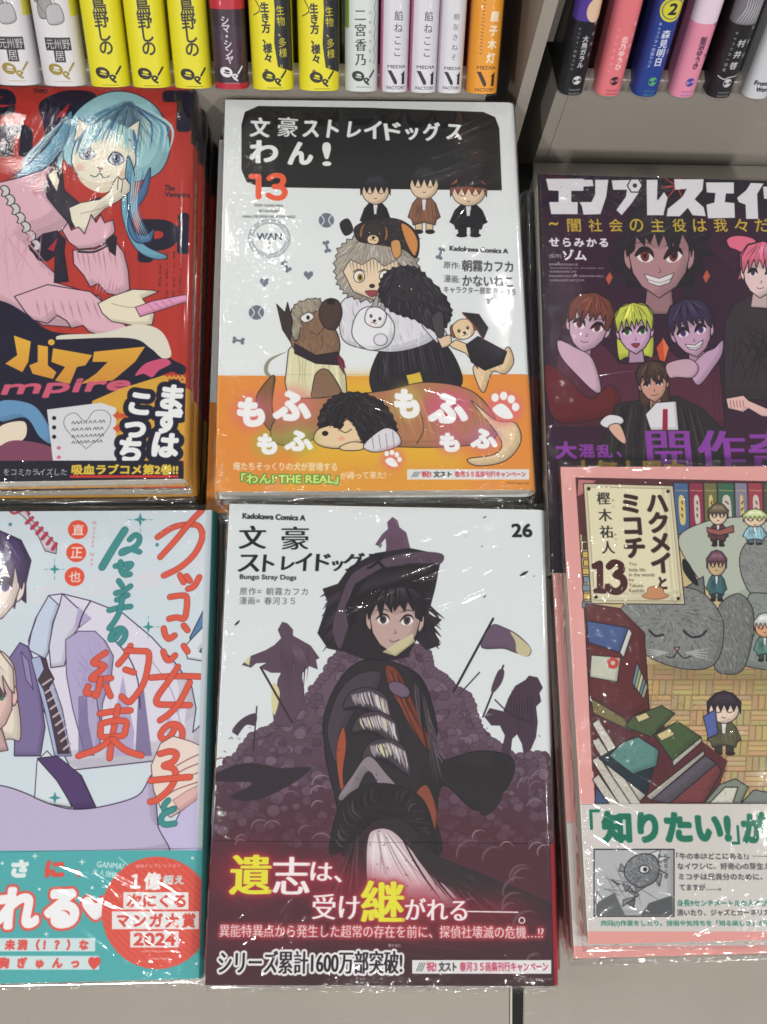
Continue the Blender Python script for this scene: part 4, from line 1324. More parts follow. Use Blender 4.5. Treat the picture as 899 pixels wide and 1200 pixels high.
    for ch, x0, x1, y, h in (('ス', 279, 303, 670, 20), ('ト', 308, 320, 670, 20), ('レ', 330, 344, 668, 16), ('イ', 346, 364, 669, 21), ('ド', 370, 386, 669, 20), ('ッ', 389, 401, 669, 12), ('グ', 402, 426, 669, 21), ('ス', 430, 452, 667, 18)):
        s.text(ch, (x0, y), (x1, y), h, K, bold=.14, hb=.22, shear=.06)
    s.text('Bungo Stray Dogs', (281, 680), (347, 681), 7, K, bold=.14)
    s.text('原作=朝霧カフカ', (280.5, 697), (362, 697.5), 8.5, (78, 80, 86), bold=.05, even=True)
    s.text('漫画=春河３５', (280, 708), (348, 708.5), 8.5, (78, 80, 86), bold=.05, even=True)
    s.text('26', (600.5, 629), (623.5, 629), 15, K, bold=.3)
    # spine: white above, red at the band
    x = BW + 0.6
    old, s.place = s.place, None
    s.rect(BW - 1.2, 0, BW + 30, 49, (176, 34, 50))
    s.rect(BW + 1, 49, BW + 30, BH, (204, 206, 208))
    s.place = old
    return s


# ---- red comic with turquoise ribbons
def art_ribbon():
    s = sheet_for('ribbon', (180, 52, 44))
    rnd = random.Random(5)
    N = (28, 26, 48)
    for _ in range(40):
        x = rnd.uniform(-150, 230)
        s.stroke([(x, 90), (x + 4, 470)], rnd.uniform(1, 5), rnd.choice([(188, 60, 50), (170, 44, 38)]), smooth=False, alpha=.3)
    s.text('e', (-20, 133), (15, 133), 27, N, bold=1.1)
    s.text('r', (-12, 180), (2, 180), 30, N, bold=1.3)
    s.text('n', (4, 180), (33, 180), 31, N, bold=1.6)
    s.text('7', (0, 176), (6, 176), 9, (230, 226, 226), bold=.3)
    s.text('T', (194, 150), (236, 150), 40, N, bold=1.9)
    s.text('VOLUME', (42, 102), (67, 102.5), 4.6, N, bold=.1)
    s.text('TWO', (39, 109), (55, 109.5), 5.2, N, bold=.16)
    s.text('The', (192.5, 223), (204, 223.5), 6.4, N, bold=.14)
    s.text('Vampire', (192.5, 232), (222, 232.8), 7.4, N, bold=.14)
    s.text('p', (166, 303), (204, 303), 42, N, bold=1.8)
    s.text('i', (210, 294), (219.5, 294), 42, N, bold=1.3)
    for k, t in enumerate(('is it a vampire', 'Bet if I said yes?', "Can't take it anymore", 'who said dog')):
        s.vtext(t, (212 - k * 8, 296), (211 - k * 8, 296 + 3.0 * len(t)), 5.6, N, bold=.04)
    # a bow, turquoise ribbons and cream petals in place of the printed girl
    s.poly([(46, 122), (70, 108), (96, 106), (112, 112), (96, 130), (80, 138), (64, 150), (54, 146)], N, smooth=True, line=.3)
    s.poly([(50, 134), (72, 130), (80, 142), (62, 196), (40, 190), (52, 160)], (44, 32, 60), smooth=True)
    s.poly([(64, 138), (82, 120), (76, 136)], (176, 44, 48))
    T1, T2, T3, TL = (150, 196, 206), (112, 166, 190), (76, 116, 158), (24, 40, 66)
    s.poly([(74, 160), (90, 130), (120, 110), (152, 108), (182, 124), (196, 152), (198, 180), (184, 204), (150, 214), (110, 210), (84, 196), (72, 180)], T1, smooth=True, line=.4, line_color=TL)
    s.poly([(84, 130), (66, 150), (40, 186), (14, 212), (2, 220), (30, 214), (60, 190), (78, 164)], T2, smooth=True, line=.3, line_color=TL)
    for k in range(34):
        t = k / 33
        x0 = 152 + rnd.uniform(-4, 4)
        x1 = 74 + 124 * t
        s.stroke([(x0, 121), ((x0 + x1) / 2 + (t - .5) * 46, 138 + abs(t - .5) * 18), (x1, 196 - abs(t - .5) * 60 + rnd.uniform(-8, 12))], rnd.uniform(.5, 1.8), rnd.choice([T1, T2, (176, 214, 216), T3, (190, 222, 214), T2]), taper=True)
    for k in range(12):
        s.stroke([(80 - k, 134 + k), (50 - k * 2, 176 + k), (4 + k * 3, 214 - k)], rnd.uniform(.3, .9), rnd.choice([T3, (176, 214, 222), TL]), taper=True)
    s.hatch([(150 + rnd.uniform(-6, 6), 118, 78 + 116 * k / 119, 186 - abs(k / 119 - .5) * 60 + rnd.uniform(-14, 20), rnd.uniform(.2, .5)) for k in range(120)], TL, .55)
    # a cream-coloured cat in a bonnet, in place of the printed girl
    s.poly([(86, 166), (92, 138), (112, 156)], (232, 226, 206), line=.35, line_color=TL)
    s.poly([(140, 156), (164, 140), (160, 172)], (232, 226, 206), line=.35, line_color=TL)
    s.poly([(84, 190), (90, 164), (108, 152), (138, 154), (156, 170), (158, 194), (144, 214), (120, 224), (98, 214)], (234, 227, 208), smooth=True, line=.4, line_color=TL)
    s.fur([(92, 206), (110, 214), (134, 212), (148, 200), (140, 216), (120, 226), (100, 218)], (224, 212, 192), [(200, 184, 164), (240, 234, 220)], .4, 40, 7, .25, 3, line=0)
    for ex, ey in ((102, 180), (136, 186)):
        s.poly([(ex - 9, ey + 1), (ex - 3, ey - 7), (ex + 5, ey - 6), (ex + 9, ey + 2), (ex + 2, ey + 7), (ex - 5, ey + 6)], (226, 230, 236), smooth=True, line=.3, line_color=TL)
        s.oval((ex, ey), 5.2, 6, (120, 132, 160)); s.oval((ex, ey), 2.2, 5, (30, 30, 50)); s.oval((ex - 2, ey - 2.6), 1.5, 1.6, (240, 240, 244))
        s.stroke([(ex - 10, ey), (ex - 2, ey - 8), (ex + 9, ey - 1)], .6, (26, 22, 36), taper=True)
    s.poly([(114, 196), (121, 197), (117, 201)], (206, 120, 120), line=.2)
    s.stroke([(117, 201), (112, 207), (106, 205)], .35, TL); s.stroke([(117, 201), (121, 208), (128, 206)], .35, TL)
    s.hatch([(96, 200 + k * 4, 72, 198 + k * 7, .22) for k in range(3)] + [(140, 202 + k * 3, 166, 204 + k * 6, .22) for k in range(3)], (90, 80, 90))
    s.oval((92, 196), 7, 4, (232, 176, 160), soft=.6, alpha=.7); s.oval((146, 202), 7, 4, (232, 176, 160), soft=.6, alpha=.7)
    s.strands([(100, 150), (128, 140), (156, 152)], [(84, 190), (112, 168), (162, 186)], 26, [T1, T2, (190, 222, 218), T3], 1.3, seed=12)
    for (p, c) in (([(150, 182), (158, 210), (152, 250), (160, 276), (174, 290), (196, 300), (184, 304), (164, 296), (150, 276), (142, 244), (146, 214)], T2),
                   ([(176, 196), (172, 226), (156, 252), (158, 270), (170, 276), (180, 268), (176, 282), (160, 284), (150, 268), (152, 246), (164, 222)], T3),
                   ([(74, 176), (72, 206), (80, 232), (94, 242), (78, 238), (68, 218), (66, 192)], T1)):
        s.poly(p, c, smooth=True, line=.35, line_color=TL)
    for k in range(7):
        s.stroke([(150 + k * 3, 200), (150 + k * 2, 246), (162 + k * 3, 284)], .5, rnd.choice([(176, 210, 226), TL, T3]), taper=True)
    PK, PD, PL = (222, 178, 192), (196, 142, 160), (40, 26, 40)
    s.zoom = (0, 100, 3.596)
    s.poly([(180, 370), (230, 330), (262, 360), (270, 440), (340, 500), (420, 470), (380, 560), (300, 600), (230, 540), (186, 450)], (52, 48, 60), line=.35, line_color=PL)
    s.poly([(200, 380), (230, 350), (250, 400), (240, 450)], (232, 224, 202), line=.2, line_color=PL)
    s.poly([(-260, 420), (0, 408), (70, 392), (180, 356), (236, 330), (196, 372), (184, 420), (200, 474), (244, 530), (292, 584), (270, 604), (240, 622), (170, 646), (124, 690), (180, 744), (232, 792), (238, 832), (300, 850), (420, 890), (440, 930), (320, 1020), (180, 1010), (60, 940), (-260, 1000)], PK, line=.4, line_color=PL)
    s.poly([(232, 340), (200, 372), (188, 420), (150, 470), (130, 440), (160, 380)], (206, 140, 150), alpha=.7)
    s.poly([(290, 516), (340, 494), (420, 480), (462, 446), (480, 404), (496, 384), (512, 398), (528, 390), (540, 406), (550, 420), (546, 448), (500, 486), (440, 520), (400, 560), (406, 616), (330, 626), (300, 570)], (234, 227, 208), line=.35, line_color=PL)
    s.stroke([(498, 392), (494, 440)], .3, PL); s.stroke([(518, 400), (510, 452)], .3, PL); s.stroke([(340, 540), (420, 520), (470, 494)], .25, (150, 110, 110))
    s.poly([(262, 612), (286, 574), (300, 610), (330, 596), (356, 626), (384, 544), (404, 578), (424, 544), (440, 580), (476, 566), (484, 612), (470, 650), (400, 684), (330, 690), (290, 660)], PK, line=.4, line_color=PL)
    s.poly([(306, 694), (400, 690), (482, 652), (522, 706), (540, 780), (546, 860), (500, 886), (450, 876), (412, 834), (380, 850), (352, 800), (310, 752)], PK, line=.4, line_color=PL)
    for k in range(8):
        s.hatch([(320 + k * 22, 690 - k * 4, 340 + k * 22, 760 + (k % 3) * 26, .6), (400 + k * 14, 880, 420 + k * 12, 800 + (k % 4) * 16, .5)], (188, 134, 156))
    s.stroke([(330, 700), (400, 700), (470, 664)], .9, (36, 28, 42)); s.poly([(444, 652), (476, 626), (492, 640), (486, 718), (462, 700)], (40, 32, 48), line=.2)
    s.poly([(120, 676), (180, 626), (240, 612), (276, 650), (270, 700), (288, 826), (228, 832), (232, 716), (200, 740), (160, 736)], (40, 32, 50), line=.35, line_color=PL)
    s.poly([(200, 690), (244, 640), (226, 700)], (170, 46, 60))
    for k in range(7):
        x_, y_ = 0 + k * 22, 430 + k * 38
        s.poly([(x_, y_), (x_ + 22, y_ - 8), (x_ + 40, y_ + 12), (x_ + 30, y_ + 36), (x_ + 6, y_ + 34), (x_ + 12, y_ + 16)], (206, 206, 206), smooth=True, line=.4, line_color=PL)
    s.hatch([(rnd.uniform(-100, 200), rnd.uniform(480, 640), rnd.uniform(-100, 240), rnd.uniform(700, 900), rnd.uniform(.3, .9)) for _ in range(18)], (206, 158, 176), .8)
    s.zoom = (0, 350, 3.596)
    s.poly([(60, -10), (110, 60), (140, 90), (200, 104), (240, 70), (280, 92), (300, 124), (350, 112), (376, 140), (430, 156), (500, 164), (552, 152), (540, 120), (470, 70), (440, 20), (380, -30), (200, -60)], PK, line=.4, line_color=PL)
    s.hatch([(150 + k * 34, 0, 170 + k * 36, 80 + (k % 3) * 16, .7) for k in range(10)], (188, 134, 156))
    s.poly([(412, 20), (470, -10), (560, -40), (640, -36), (668, -30), (600, 0), (650, 66), (640, 110), (560, 112), (470, 96), (430, 60)], (232, 222, 198), line=.35, line_color=PL)
    s.stroke([(470, 20), (540, 36), (600, 30)], .25, (150, 120, 110))
    s.poly([(570, 36), (640, 10), (790, -20), (790, 10), (700, 40), (590, 76)], (226, 156, 190), line=.3, line_color=PL)
    for k in range(4):
        s.stroke([(620 + k * 30, 22 - k * 6), (650 + k * 30, 50 - k * 7)], .25, (170, 100, 140))
    s.zoom = None
    # navy sweep and the title letters
    s.poly([(-60, 340), (0, 352), (28, 366), (60, 388), (110, 392), (150, 398), (186, 402), (200, 420), (218, 430), (212, 440), (196, 436), (160, 460), (90, 480), (0, 470), (-60, 470)], N, smooth=True)
    s.poly([(66, 394), (120, 390), (160, 380), (186, 386), (198, 404), (196, 420), (150, 412), (90, 412)], (222, 216, 200), smooth=True)
    s.poly([(0, 398), (60, 398), (150, 396), (176, 408), (190, 420), (212, 430), (150, 452), (80, 470), (0, 462)], N, smooth=True)
    OR, OD = (228, 176, 62), (214, 150, 60)
    for P in ([(16, 393), (36, 400), (33, 424), (26, 436), (6, 426), (20, 416)], [(44, 404), (56, 406), (56, 428), (66, 436), (62, 444), (38, 438), (34, 428), (44, 424)],
              [(62, 408), (108, 416), (100, 428), (90, 430), (82, 450), (64, 446), (76, 430), (60, 424)], [(110, 412), (170, 406), (158, 424), (132, 446), (94, 450), (112, 438), (126, 424), (108, 424)]):
        s.poly(P, OR, color2=OD, grad=((0, 404), (0, 446)))
        s.rect(0, 0, 0.01, 0.01, OR)
    s.oval((60, 401), 4, 3.6, OR)
    s.poly([(158, 440), (170, 426), (192, 420), (200, 426), (186, 434), (178, 442), (168, 438)], (206, 84, 120), smooth=True)
    s.poly([(-60, 436), (0, 440), (60, 452), (140, 446), (170, 452), (120, 474), (60, 484), (0, 480), (-60, 476)], N, smooth=True)
    s.text('Vampire', (-72, 470), (148, 462), 21, (206, 92, 118), bold=.45, shear=.35)
    # band
    s.poly([(108, 470), (140, 456), (172, 446), (190, 440), (240, 438), (240, 540), (100, 540)], (216, 164, 62))
    for k in range(60):
        i, j = k % 6, k // 6
        s.oval((196 + i * 5 + (j % 2) * 2.5, 440 + j * 5), 1.7 - j * .13, 1.7 - j * .13, (188, 70, 48))
    s.poly([(-60, 468), (0, 470), (40, 476), (60, 484), (62, 542), (-60, 542)], N)
    s.poly([(0, 470), (38, 474), (58, 500), (60, 520), (46, 512), (30, 490), (0, 494)], (104, 150, 192), smooth=True, line=.25)
    s.poly([(0, 500), (28, 494), (30, 512), (14, 522), (0, 522)], (232, 216, 196), smooth=True)
    s.poly([(0, 524), (20, 516), (60, 524), (60, 541), (0, 541)], (130, 70, 96), smooth=True)
    s.poly([(55, 480), (118, 472), (136, 478), (136, 540), (62, 540)], (216, 216, 220))
    for y in (490, 501, 512):
        s.oval((63.5, y), 2.4, 2.4, (34, 32, 44))
    for y in (525, 536):
        s.oval((69, y), 2.4, 2.2, (206, 110, 150))
    s.stroke([(101, 526), (78, 504), (76, 490), (88, 484), (100, 494), (110, 482), (124, 482), (130, 492), (122, 508), (101, 526)], .28, (120, 120, 130))
    for y in (497, 505, 513, 520):
        x = 84
        while x < 120:
            s.stroke([(x, y - (x - 84) * .05), (x + 2, y - 3 - (x - 84) * .05), (x + 3.4, y - (x - 84) * .05)], .22, (60, 60, 70))
            x += rnd.uniform(3.6, 6)
    for y in (485, 500):
        s.poly([(132, y + 2), (139, y - 4), (139, y - 1), (149, y), (148, y + 6), (139, y + 5), (139, y + 8)], (206, 88, 52))
    OUT = ((1.5, N),)
    for t, a, b, em in (('まずは', (201, 465), (193, 521), 33), ('こっち', (164, 472), (153, 527), 32)):
        s.vtext(t, a, b, em, (236, 236, 236), bold=.75, outline=((2.1, N),))
    s.poly([(-60, 540), (214, 540), (217, 566), (-60, 566)], (30, 28, 44))
    s.text('をコミカライズした', (4, 557), (78, 557), 8, (206, 206, 212), bold=.08)
    s.rect(82, 557, 209, 560, (206, 52, 48))
    s.text('吸血ラブコメ第2巻!!', (84, 556), (208, 556), 11.5, (228, 196, 70), bold=.3)
    # spine
    old, s.place = s.place, None
    s.rect(BW - 1, 0, BW + 30, BH, (176, 50, 44))
    s.rect(BW - 1, 0, BW + 30, 38, (206, 150, 58))
    s.rect(BW - 1, 150, BW + 30, BH, (34, 30, 40))
    for k in range(14):
        s.text('パ', (BW + 3, 128 - k * 7.4), (BW + 11, 132 - k * 7.4), 6, (206, 160, 80) if k < 7 else (150, 160, 170), bold=.5)
    s.rect(BW + 2, 6, BW + 12, 34, (186, 130, 50))
    s.place = old
    return s


# ---- pale comic with a lilac suit jacket and handwritten red title
def art_jacket():
    s = sheet_for('jacket', (208, 218, 226))
    rnd = random.Random(6)
    RED, TEAL = (220, 92, 72), (66, 142, 142)
    s.zoom = (0, 580, 3.596)
    # faint outlined script
    for t, a, b, h in (('Promise', (-300, 520), (670, 380), 90), ('of', (730, 400), (960, 330), 150)):
        s.text(t, a, b, h, (232, 208, 214), bold=.35, shear=.3)
        s.text(t, a, b, h, (210, 219, 226), bold=.02, shear=.3)
    # two plain heads and a lilac suit jacket, stand-ins for the printed pair
    LL, LD, LP, INKV = (220, 216, 230), (180, 168, 204), (112, 98, 142), (58, 44, 78)
    s.portrait(-48, 380, 250, (232, 214, 206), (70, 50, 98), .12, (90, 70, 120), 0, look=.04, ink=(50, 36, 60))
    s.poly([(120, 612), (150, 520), (205, 424), (262, 416), (382, 446), (520, 500), (640, 600), (740, 710), (806, 800), (826, 900), (812, 1000), (856, 960), (850, 1060), (840, 1100), (300, 1160), (180, 900), (130, 700)], LL, line=.4, line_color=INKV)
    s.poly([(205, 424), (250, 466), (222, 540), (205, 660), (190, 690), (118, 652), (132, 580), (156, 510)], (198, 208, 228), line=.35, line_color=INKV)
    s.poly([(262, 416), (320, 470), (382, 520), (330, 560), (296, 610), (272, 720), (214, 728), (206, 640), (224, 540), (250, 466)], (212, 210, 226), line=.4, line_color=INKV)
    s.poly([(330, 470), (384, 520), (340, 552), (312, 560)], LD)
    s.poly([(276, 610), (330, 574), (400, 574), (444, 616), (478, 680), (470, 760), (432, 880), (420, 1079), (360, 1100), (306, 900), (280, 760)], LD, line=.3, line_color=INKV)
    s.poly([(500, 850), (518, 760), (536, 860), (566, 1000), (560, 1100), (440, 1100), (470, 960)], LD)
    s.poly([(584, 800), (606, 820), (640, 1100), (570, 1100)], LP, alpha=.8)
    s.poly([(330, 850), (366, 840), (372, 960), (400, 1100), (330, 1100)], LP, alpha=.7)
    s.poly([(700, 940), (716, 900), (736, 1040), (700, 1100)], (196, 186, 216))
    s.stroke([(382, 446), (350, 500), (330, 560)], .5, INKV); s.stroke([(470, 600), (540, 680), (580, 780), (590, 900)], .45, INKV)
    s.stroke([(420, 700), (404, 820), (430, 1000)], .3, INKV); s.stroke([(640, 700), (720, 820), (760, 960)], .3, (150, 140, 176))
    s.hatch([(300 + rnd.uniform(0, 160), 600 + rnd.uniform(0, 200), 310 + rnd.uniform(0, 160), 700 + rnd.uniform(0, 260), .5) for _ in range(26)], (160, 148, 190), .7)
    s.poly([(30, 700), (84, 622), (120, 640), (150, 720), (172, 850), (190, 980), (170, 1100), (60, 1100), (64, 900)], (126, 110, 156), line=.4, line_color=INKV)
    s.poly([(88, 660), (120, 700), (140, 820), (110, 780)], (150, 136, 180), line=.25, line_color=INKV)
    s.poly([(130, 690), (170, 680), (214, 760), (262, 900), (300, 1100), (230, 1100), (186, 900)], (172, 182, 212), line=.3, line_color=INKV)
    s.poly([(172, 686), (194, 690), (204, 730), (228, 776), (206, 812), (262, 960), (292, 1090), (244, 1090), (210, 920), (184, 820), (160, 780), (186, 734)], (74, 58, 68), line=.35, line_color=INKV)
    for k in range(9):
        s.stroke([(180 + k * 11, 800 + k * 34), (216 + k * 10, 776 + k * 34)], .8, (196, 176, 186), smooth=False)
    s.poly([(620, 760), (600, 800)], LD)
    s.portrait(-66, 860, 230, (226, 190, 186), (232, 220, 206), -.18, (70, 120, 100), 1, look=.06, ink=(90, 60, 70))
    # tie with red stripes, blue bag
    s.poly([(60, 60), (110, 60), (124, 96), (200, 170), (240, 210), (236, 248), (190, 236), (150, 150), (104, 96)], (206, 196, 206), line=.25)
    for k in range(6):
        s.stroke([(112 + k * 22, 118 + k * 22), (136 + k * 20, 96 + k * 22)], 1.6, (176, 60, 84), smooth=False)
    s.stroke([(36, 60), (60, 78), (104, 62), (124, 80)], 1.0, (176, 60, 84))
    s.poly([(800, 600), (870, 460), (900, 456), (960, 480), (960, 720), (880, 700), (810, 640)], (92, 128, 176), line=.35, smooth=False)
    s.poly([(776, 640), (880, 530), (900, 580), (840, 660), (900, 690), (880, 704), (790, 690)], (216, 222, 228), line=.3)
    # sparkles and dots
    for x, y, r in ((591, 104, 30), (230, 313, 24), (625, 556, 26)):
        s.poly([(x, y - r), (x + r * .24, y - r * .24), (x + r, y), (x + r * .24, y + r * .24), (x, y + r), (x - r * .24, y + r * .24), (x - r, y), (x - r * .24, y - r * .24)], TEAL)
        for dx, dy in ((1, 0), (-1, 0), (0, 1), (0, -1)):
            s.stroke([(x + dx * r * 1.2, y + dy * r * 1.2), (x + dx * r * 1.8, y + dy * r * 1.8)], .2, TEAL, smooth=False)
    for x, y in ((43, 124), (662, 210), (858, 876)):
        s.oval((x, y), 8, 8, (90, 140, 160))
    for (x, y, ch) in ((328, 146, '直'), (321, 243, '正'), (314, 344, '也')):
        s.oval((x, y), 42, 40, (224, 84, 58))
        s.text(ch, (x - 24, y + 22), (x + 24, y + 22), 44, (238, 230, 228), bold=.14)
    s.vtext('Masaya Nao', (398, 118), (386, 288), 22, (214, 110, 100), bold=.04)
    H1, H2 = 2.2, 2.0
    O = (0.16, (120, 40, 36))
    def red(P, w=H1): s.stroke(P, w, RED, outline=O)
    def teal(P, w=H2): s.stroke(P, w, TEAL, outline=(0.16, (30, 84, 90)))
    red([(664, 178), (730, 136), (800, 124), (840, 134), (852, 180), (820, 248), (760, 304), (690, 340)])
    red([(850, 66), (806, 110), (740, 190), (675, 262)])
    red([(758, 338), (774, 368)]); red([(786, 342), (800, 362)]); red([(840, 346), (818, 384), (792, 396)])
    red([(716, 430), (760, 424), (786, 430), (786, 480), (776, 520), (744, 516), (712, 522)])
    red([(690, 562), (696, 590), (712, 606), (736, 592)]); red([(774, 550), (790, 570)])
    red([(688, 660), (700, 690), (716, 696), (738, 676)]); red([(774, 636), (790, 660)])
    red([(636, 770), (720, 764), (800, 764), (905, 768)])
    red([(750, 724), (706, 790), (664, 850), (664, 880), (720, 884), (800, 886)])
    red([(800, 790), (756, 874), (716, 920), (674, 950)])
    red([(736, 984), (716, 1020), (690, 1030), (676, 1010), (700, 976), (740, 966), (766, 990), (764, 1030), (736, 1060)])
    teal([(526, 148), (476, 226), (430, 304)], 2.8)
    teal([(546, 188), (570, 168), (588, 180), (576, 212), (516, 246), (516, 236), (548, 228), (588, 240)])
    teal([(486, 300), (552, 290), (536, 312)]); teal([(508, 282), (510, 316), (524, 336), (548, 334)])
    teal([(500, 362), (514, 382)]); teal([(488, 414), (520, 404), (550, 384)])
    teal([(492, 442), (538, 422)]); teal([(460, 486), (500, 476), (550, 470)]); teal([(516, 434), (504, 490), (484, 530), (460, 562)])
    teal([(508, 574), (484, 606), (464, 606), (478, 576), (508, 562), (528, 578), (524, 604), (506, 626)])
    red([(446, 664), (392, 706), (440, 722), (384, 774), (468, 772)]); red([(424, 776), (416, 812), (406, 846), (392, 838)]); red([(372, 806), (362, 832), (376, 838)]); red([(446, 804), (466, 848)])
    red([(550, 636), (530, 676), (498, 714)]); red([(532, 656), (590, 658), (626, 666), (622, 730), (602, 800), (558, 862), (540, 872), (512, 850)]); red([(528, 736), (564, 748)])
    red([(420, 922), (480, 912), (550, 908)]); red([(496, 892), (484, 960), (470, 1040), (462, 1110)])
    red([(426, 964), (480, 952), (530, 956), (528, 990), (516, 1014), (432, 1020), (424, 990), (426, 964)])
    red([(466, 1030), (410, 1070), (330, 1100)]); red([(474, 1030), (530, 1076), (596, 1098)])
    s.zoom = (0, 880, 3.4577)
    s.poly([(-200, 120), (0, 140), (100, 170), (200, 214), (300, 236), (420, 224), (560, 180), (620, 100), (640, 300), (660, 420), (-200, 420)], (190, 178, 208), smooth=True, line=.4, line_color=(58, 44, 78))
    s.poly([(150, 40), (190, 0), (230, 40), (290, 230), (200, 214), (140, 190)], (214, 222, 228), smooth=False, line=.3)
    s.poly([(150, 30), (230, 20), (330, 100), (390, 230), (300, 236), (230, 120)], (84, 60, 110), line=.3)
    s.poly([(640, 300), (680, 380), (700, 410), (780, 420), (830, 410), (850, 200), (760, 200), (700, 300)], (196, 188, 222), smooth=True, line=.3)
    s.poly([(612, 60), (650, -30), (700, -60), (770, -40), (836, -10), (850, 60), (846, 130), (800, 190), (740, 240), (690, 270), (650, 230), (622, 160)], (232, 214, 204), line=.35, line_color=(110, 70, 80))
    for k in range(4):
        s.stroke([(838 - k * 6, 0 + k * 40), (770 - k * 18, 30 + k * 42), (716 - k * 16, 60 + k * 42)], .45, (150, 100, 104))
    s.poly([(700, 200), (760, 160), (846, 120), (800, 196), (730, 246)], (222, 180, 176), line=.25, line_color=(150, 100, 104))
    x, y, r = 222, 190, 26
    s.poly([(x, y - r), (x + r * .24, y - r * .24), (x + r, y), (x + r * .24, y + r * .24), (x, y + r), (x - r * .24, y + r * .24), (x - r, y), (x - r * .24, y - r * .24)], TEAL)
    red([(648, 12), (690, 2), (716, 14), (700, 44), (664, 60), (700, 70), (712, 100), (690, 150), (640, 196), (608, 206)])
    red([(610, 120), (690, 112), (770, 106)])
    teal([(682, 200), (664, 222), (672, 244), (706, 234)]); teal([(700, 238), (664, 256), (652, 280), (668, 298), (708, 294)])
    # teal band
    s.poly([(-300, 405), (900, 402), (900, 1000), (-300, 1000)], (82, 172, 174))
    for x, y, r in ((142, 426, 16), (333, 450, 16), (188, 742, 14)):
        s.poly([(x, y - r), (x + r * .2, y - r * .2), (x + r, y), (x + r * .2, y + r * .2), (x, y + r), (x - r * .2, y + r * .2), (x - r, y), (x - r * .2, y - r * .2)], (206, 228, 228))
    for x, y in ((10, 455), (160, 560), (374, 554), (796, 862), (780, 434)):
        s.oval((x, y), 6, 6, (206, 228, 228))
    s.text('さ', (48, 508), (108, 508), 62, (226, 234, 234), bold=.6)
    s.text('に', (186, 508), (254, 508), 58, (222, 84, 72), bold=.6)
    s.text('、', (302, 508), (326, 508), 26, (222, 84, 72), bold=.4)
    O2 = ((0.9, (222, 92, 84)),)
    s.text('れ', (-10, 712), (146, 712), 150, (240, 240, 242), bold=1.1, outline=O2)
    s.text('る', (186, 706), (306, 706), 136, (240, 240, 242), bold=1.2, outline=O2)
    s.poly([(386, 690), (336, 640), (330, 608), (350, 586), (372, 592), (390, 612), (410, 590), (434, 592), (444, 616), (432, 652)], (240, 240, 242), smooth=True, line=.8, line_color=(222, 92, 84))
    for a, b, t, x0, x1 in ((758, 812, '未満（！？）な', 20, 358), (830, 886, '胸ぎゅんっ♥', -6, 396)):
        s.poly([(-300, a), (386 + (a > 800) * 16, a), (386 + (a > 800) * 16, b), (-300, b)], (206, 224, 226))
        s.text(t, (x0, b - 8), (x1, b - 8), b - a - 16, (220, 84, 76), bold=.3, even=True)
    s.text('GANMA!', (392, 470), (500, 480), 24, (226, 236, 236), bold=.1)
    s.text('大人気作品', (372, 500), (500, 522), 26, (226, 236, 236), bold=.08)
    s.stroke([(482, 432), (526, 468)], .25, (226, 236, 236), smooth=False)
    s.stroke([(414, 552), (500, 544)], .25, (226, 236, 236), smooth=False)
    cx, cy, R_ = 636, 656, 224
    s.oval((cx, cy), R_, R_ * 1.02, (222, 92, 78))
    for k in range(-14, 15):
        o = k * 30
        h2 = max(0, R_ ** 2 - (o * .7) ** 2) ** .5 * .98
        if h2 > 10:
            mx, my = cx + o * .49, cy - o * .49
            s.stroke([(mx - h2 * .7, my - h2 * .7), (mx + h2 * .7, my + h2 * .7)], .5, (208, 78, 68), smooth=False, alpha=.7)
    s.text('SNSインプレッション', (552, 474), (732, 470), 16, (238, 220, 218), bold=.02)
    s.text('１億', (530, 560), (648, 560), 66, (242, 240, 240), bold=.35)
    s.text('超え', (660, 540), (744, 540), 36, (200, 226, 226), bold=.2)
    for x0, y0, x1, y1, t in ((500, 572, 764, 642, '次にくる'), (454, 650, 806, 722, 'マンガ大賞'), (528, 730, 724, 796, '2024')):
        s.rect(x0, y0, x1, y1, (232, 230, 230))
        s.text(t, (x0 + 14, y1 - 9), (x1 - 14, y1 - 9), y1 - y0 - 18, (214, 80, 70), bold=.28, even=len(t) > 4)
    for y, x0, x1 in ((816, 570, 706), (846, 596, 684)):
        s.hatch([(x_ + rnd.uniform(-2, 2), y - rnd.uniform(0, 9), x_ + rnd.uniform(2, 9), y - rnd.uniform(0, 9), .22) for x_ in range(x0, x1, 3)], (238, 220, 218), .9)
    s.zoom = None
    old, s.place = s.place, None
    s.rect(BW - 3.5, 45.6, BW - 1.0, BH, (196, 206, 214))
    s.rect(BW - 1.0, 0, BW + 30, BH, (36, 120, 124))
    s.place = old
    return s


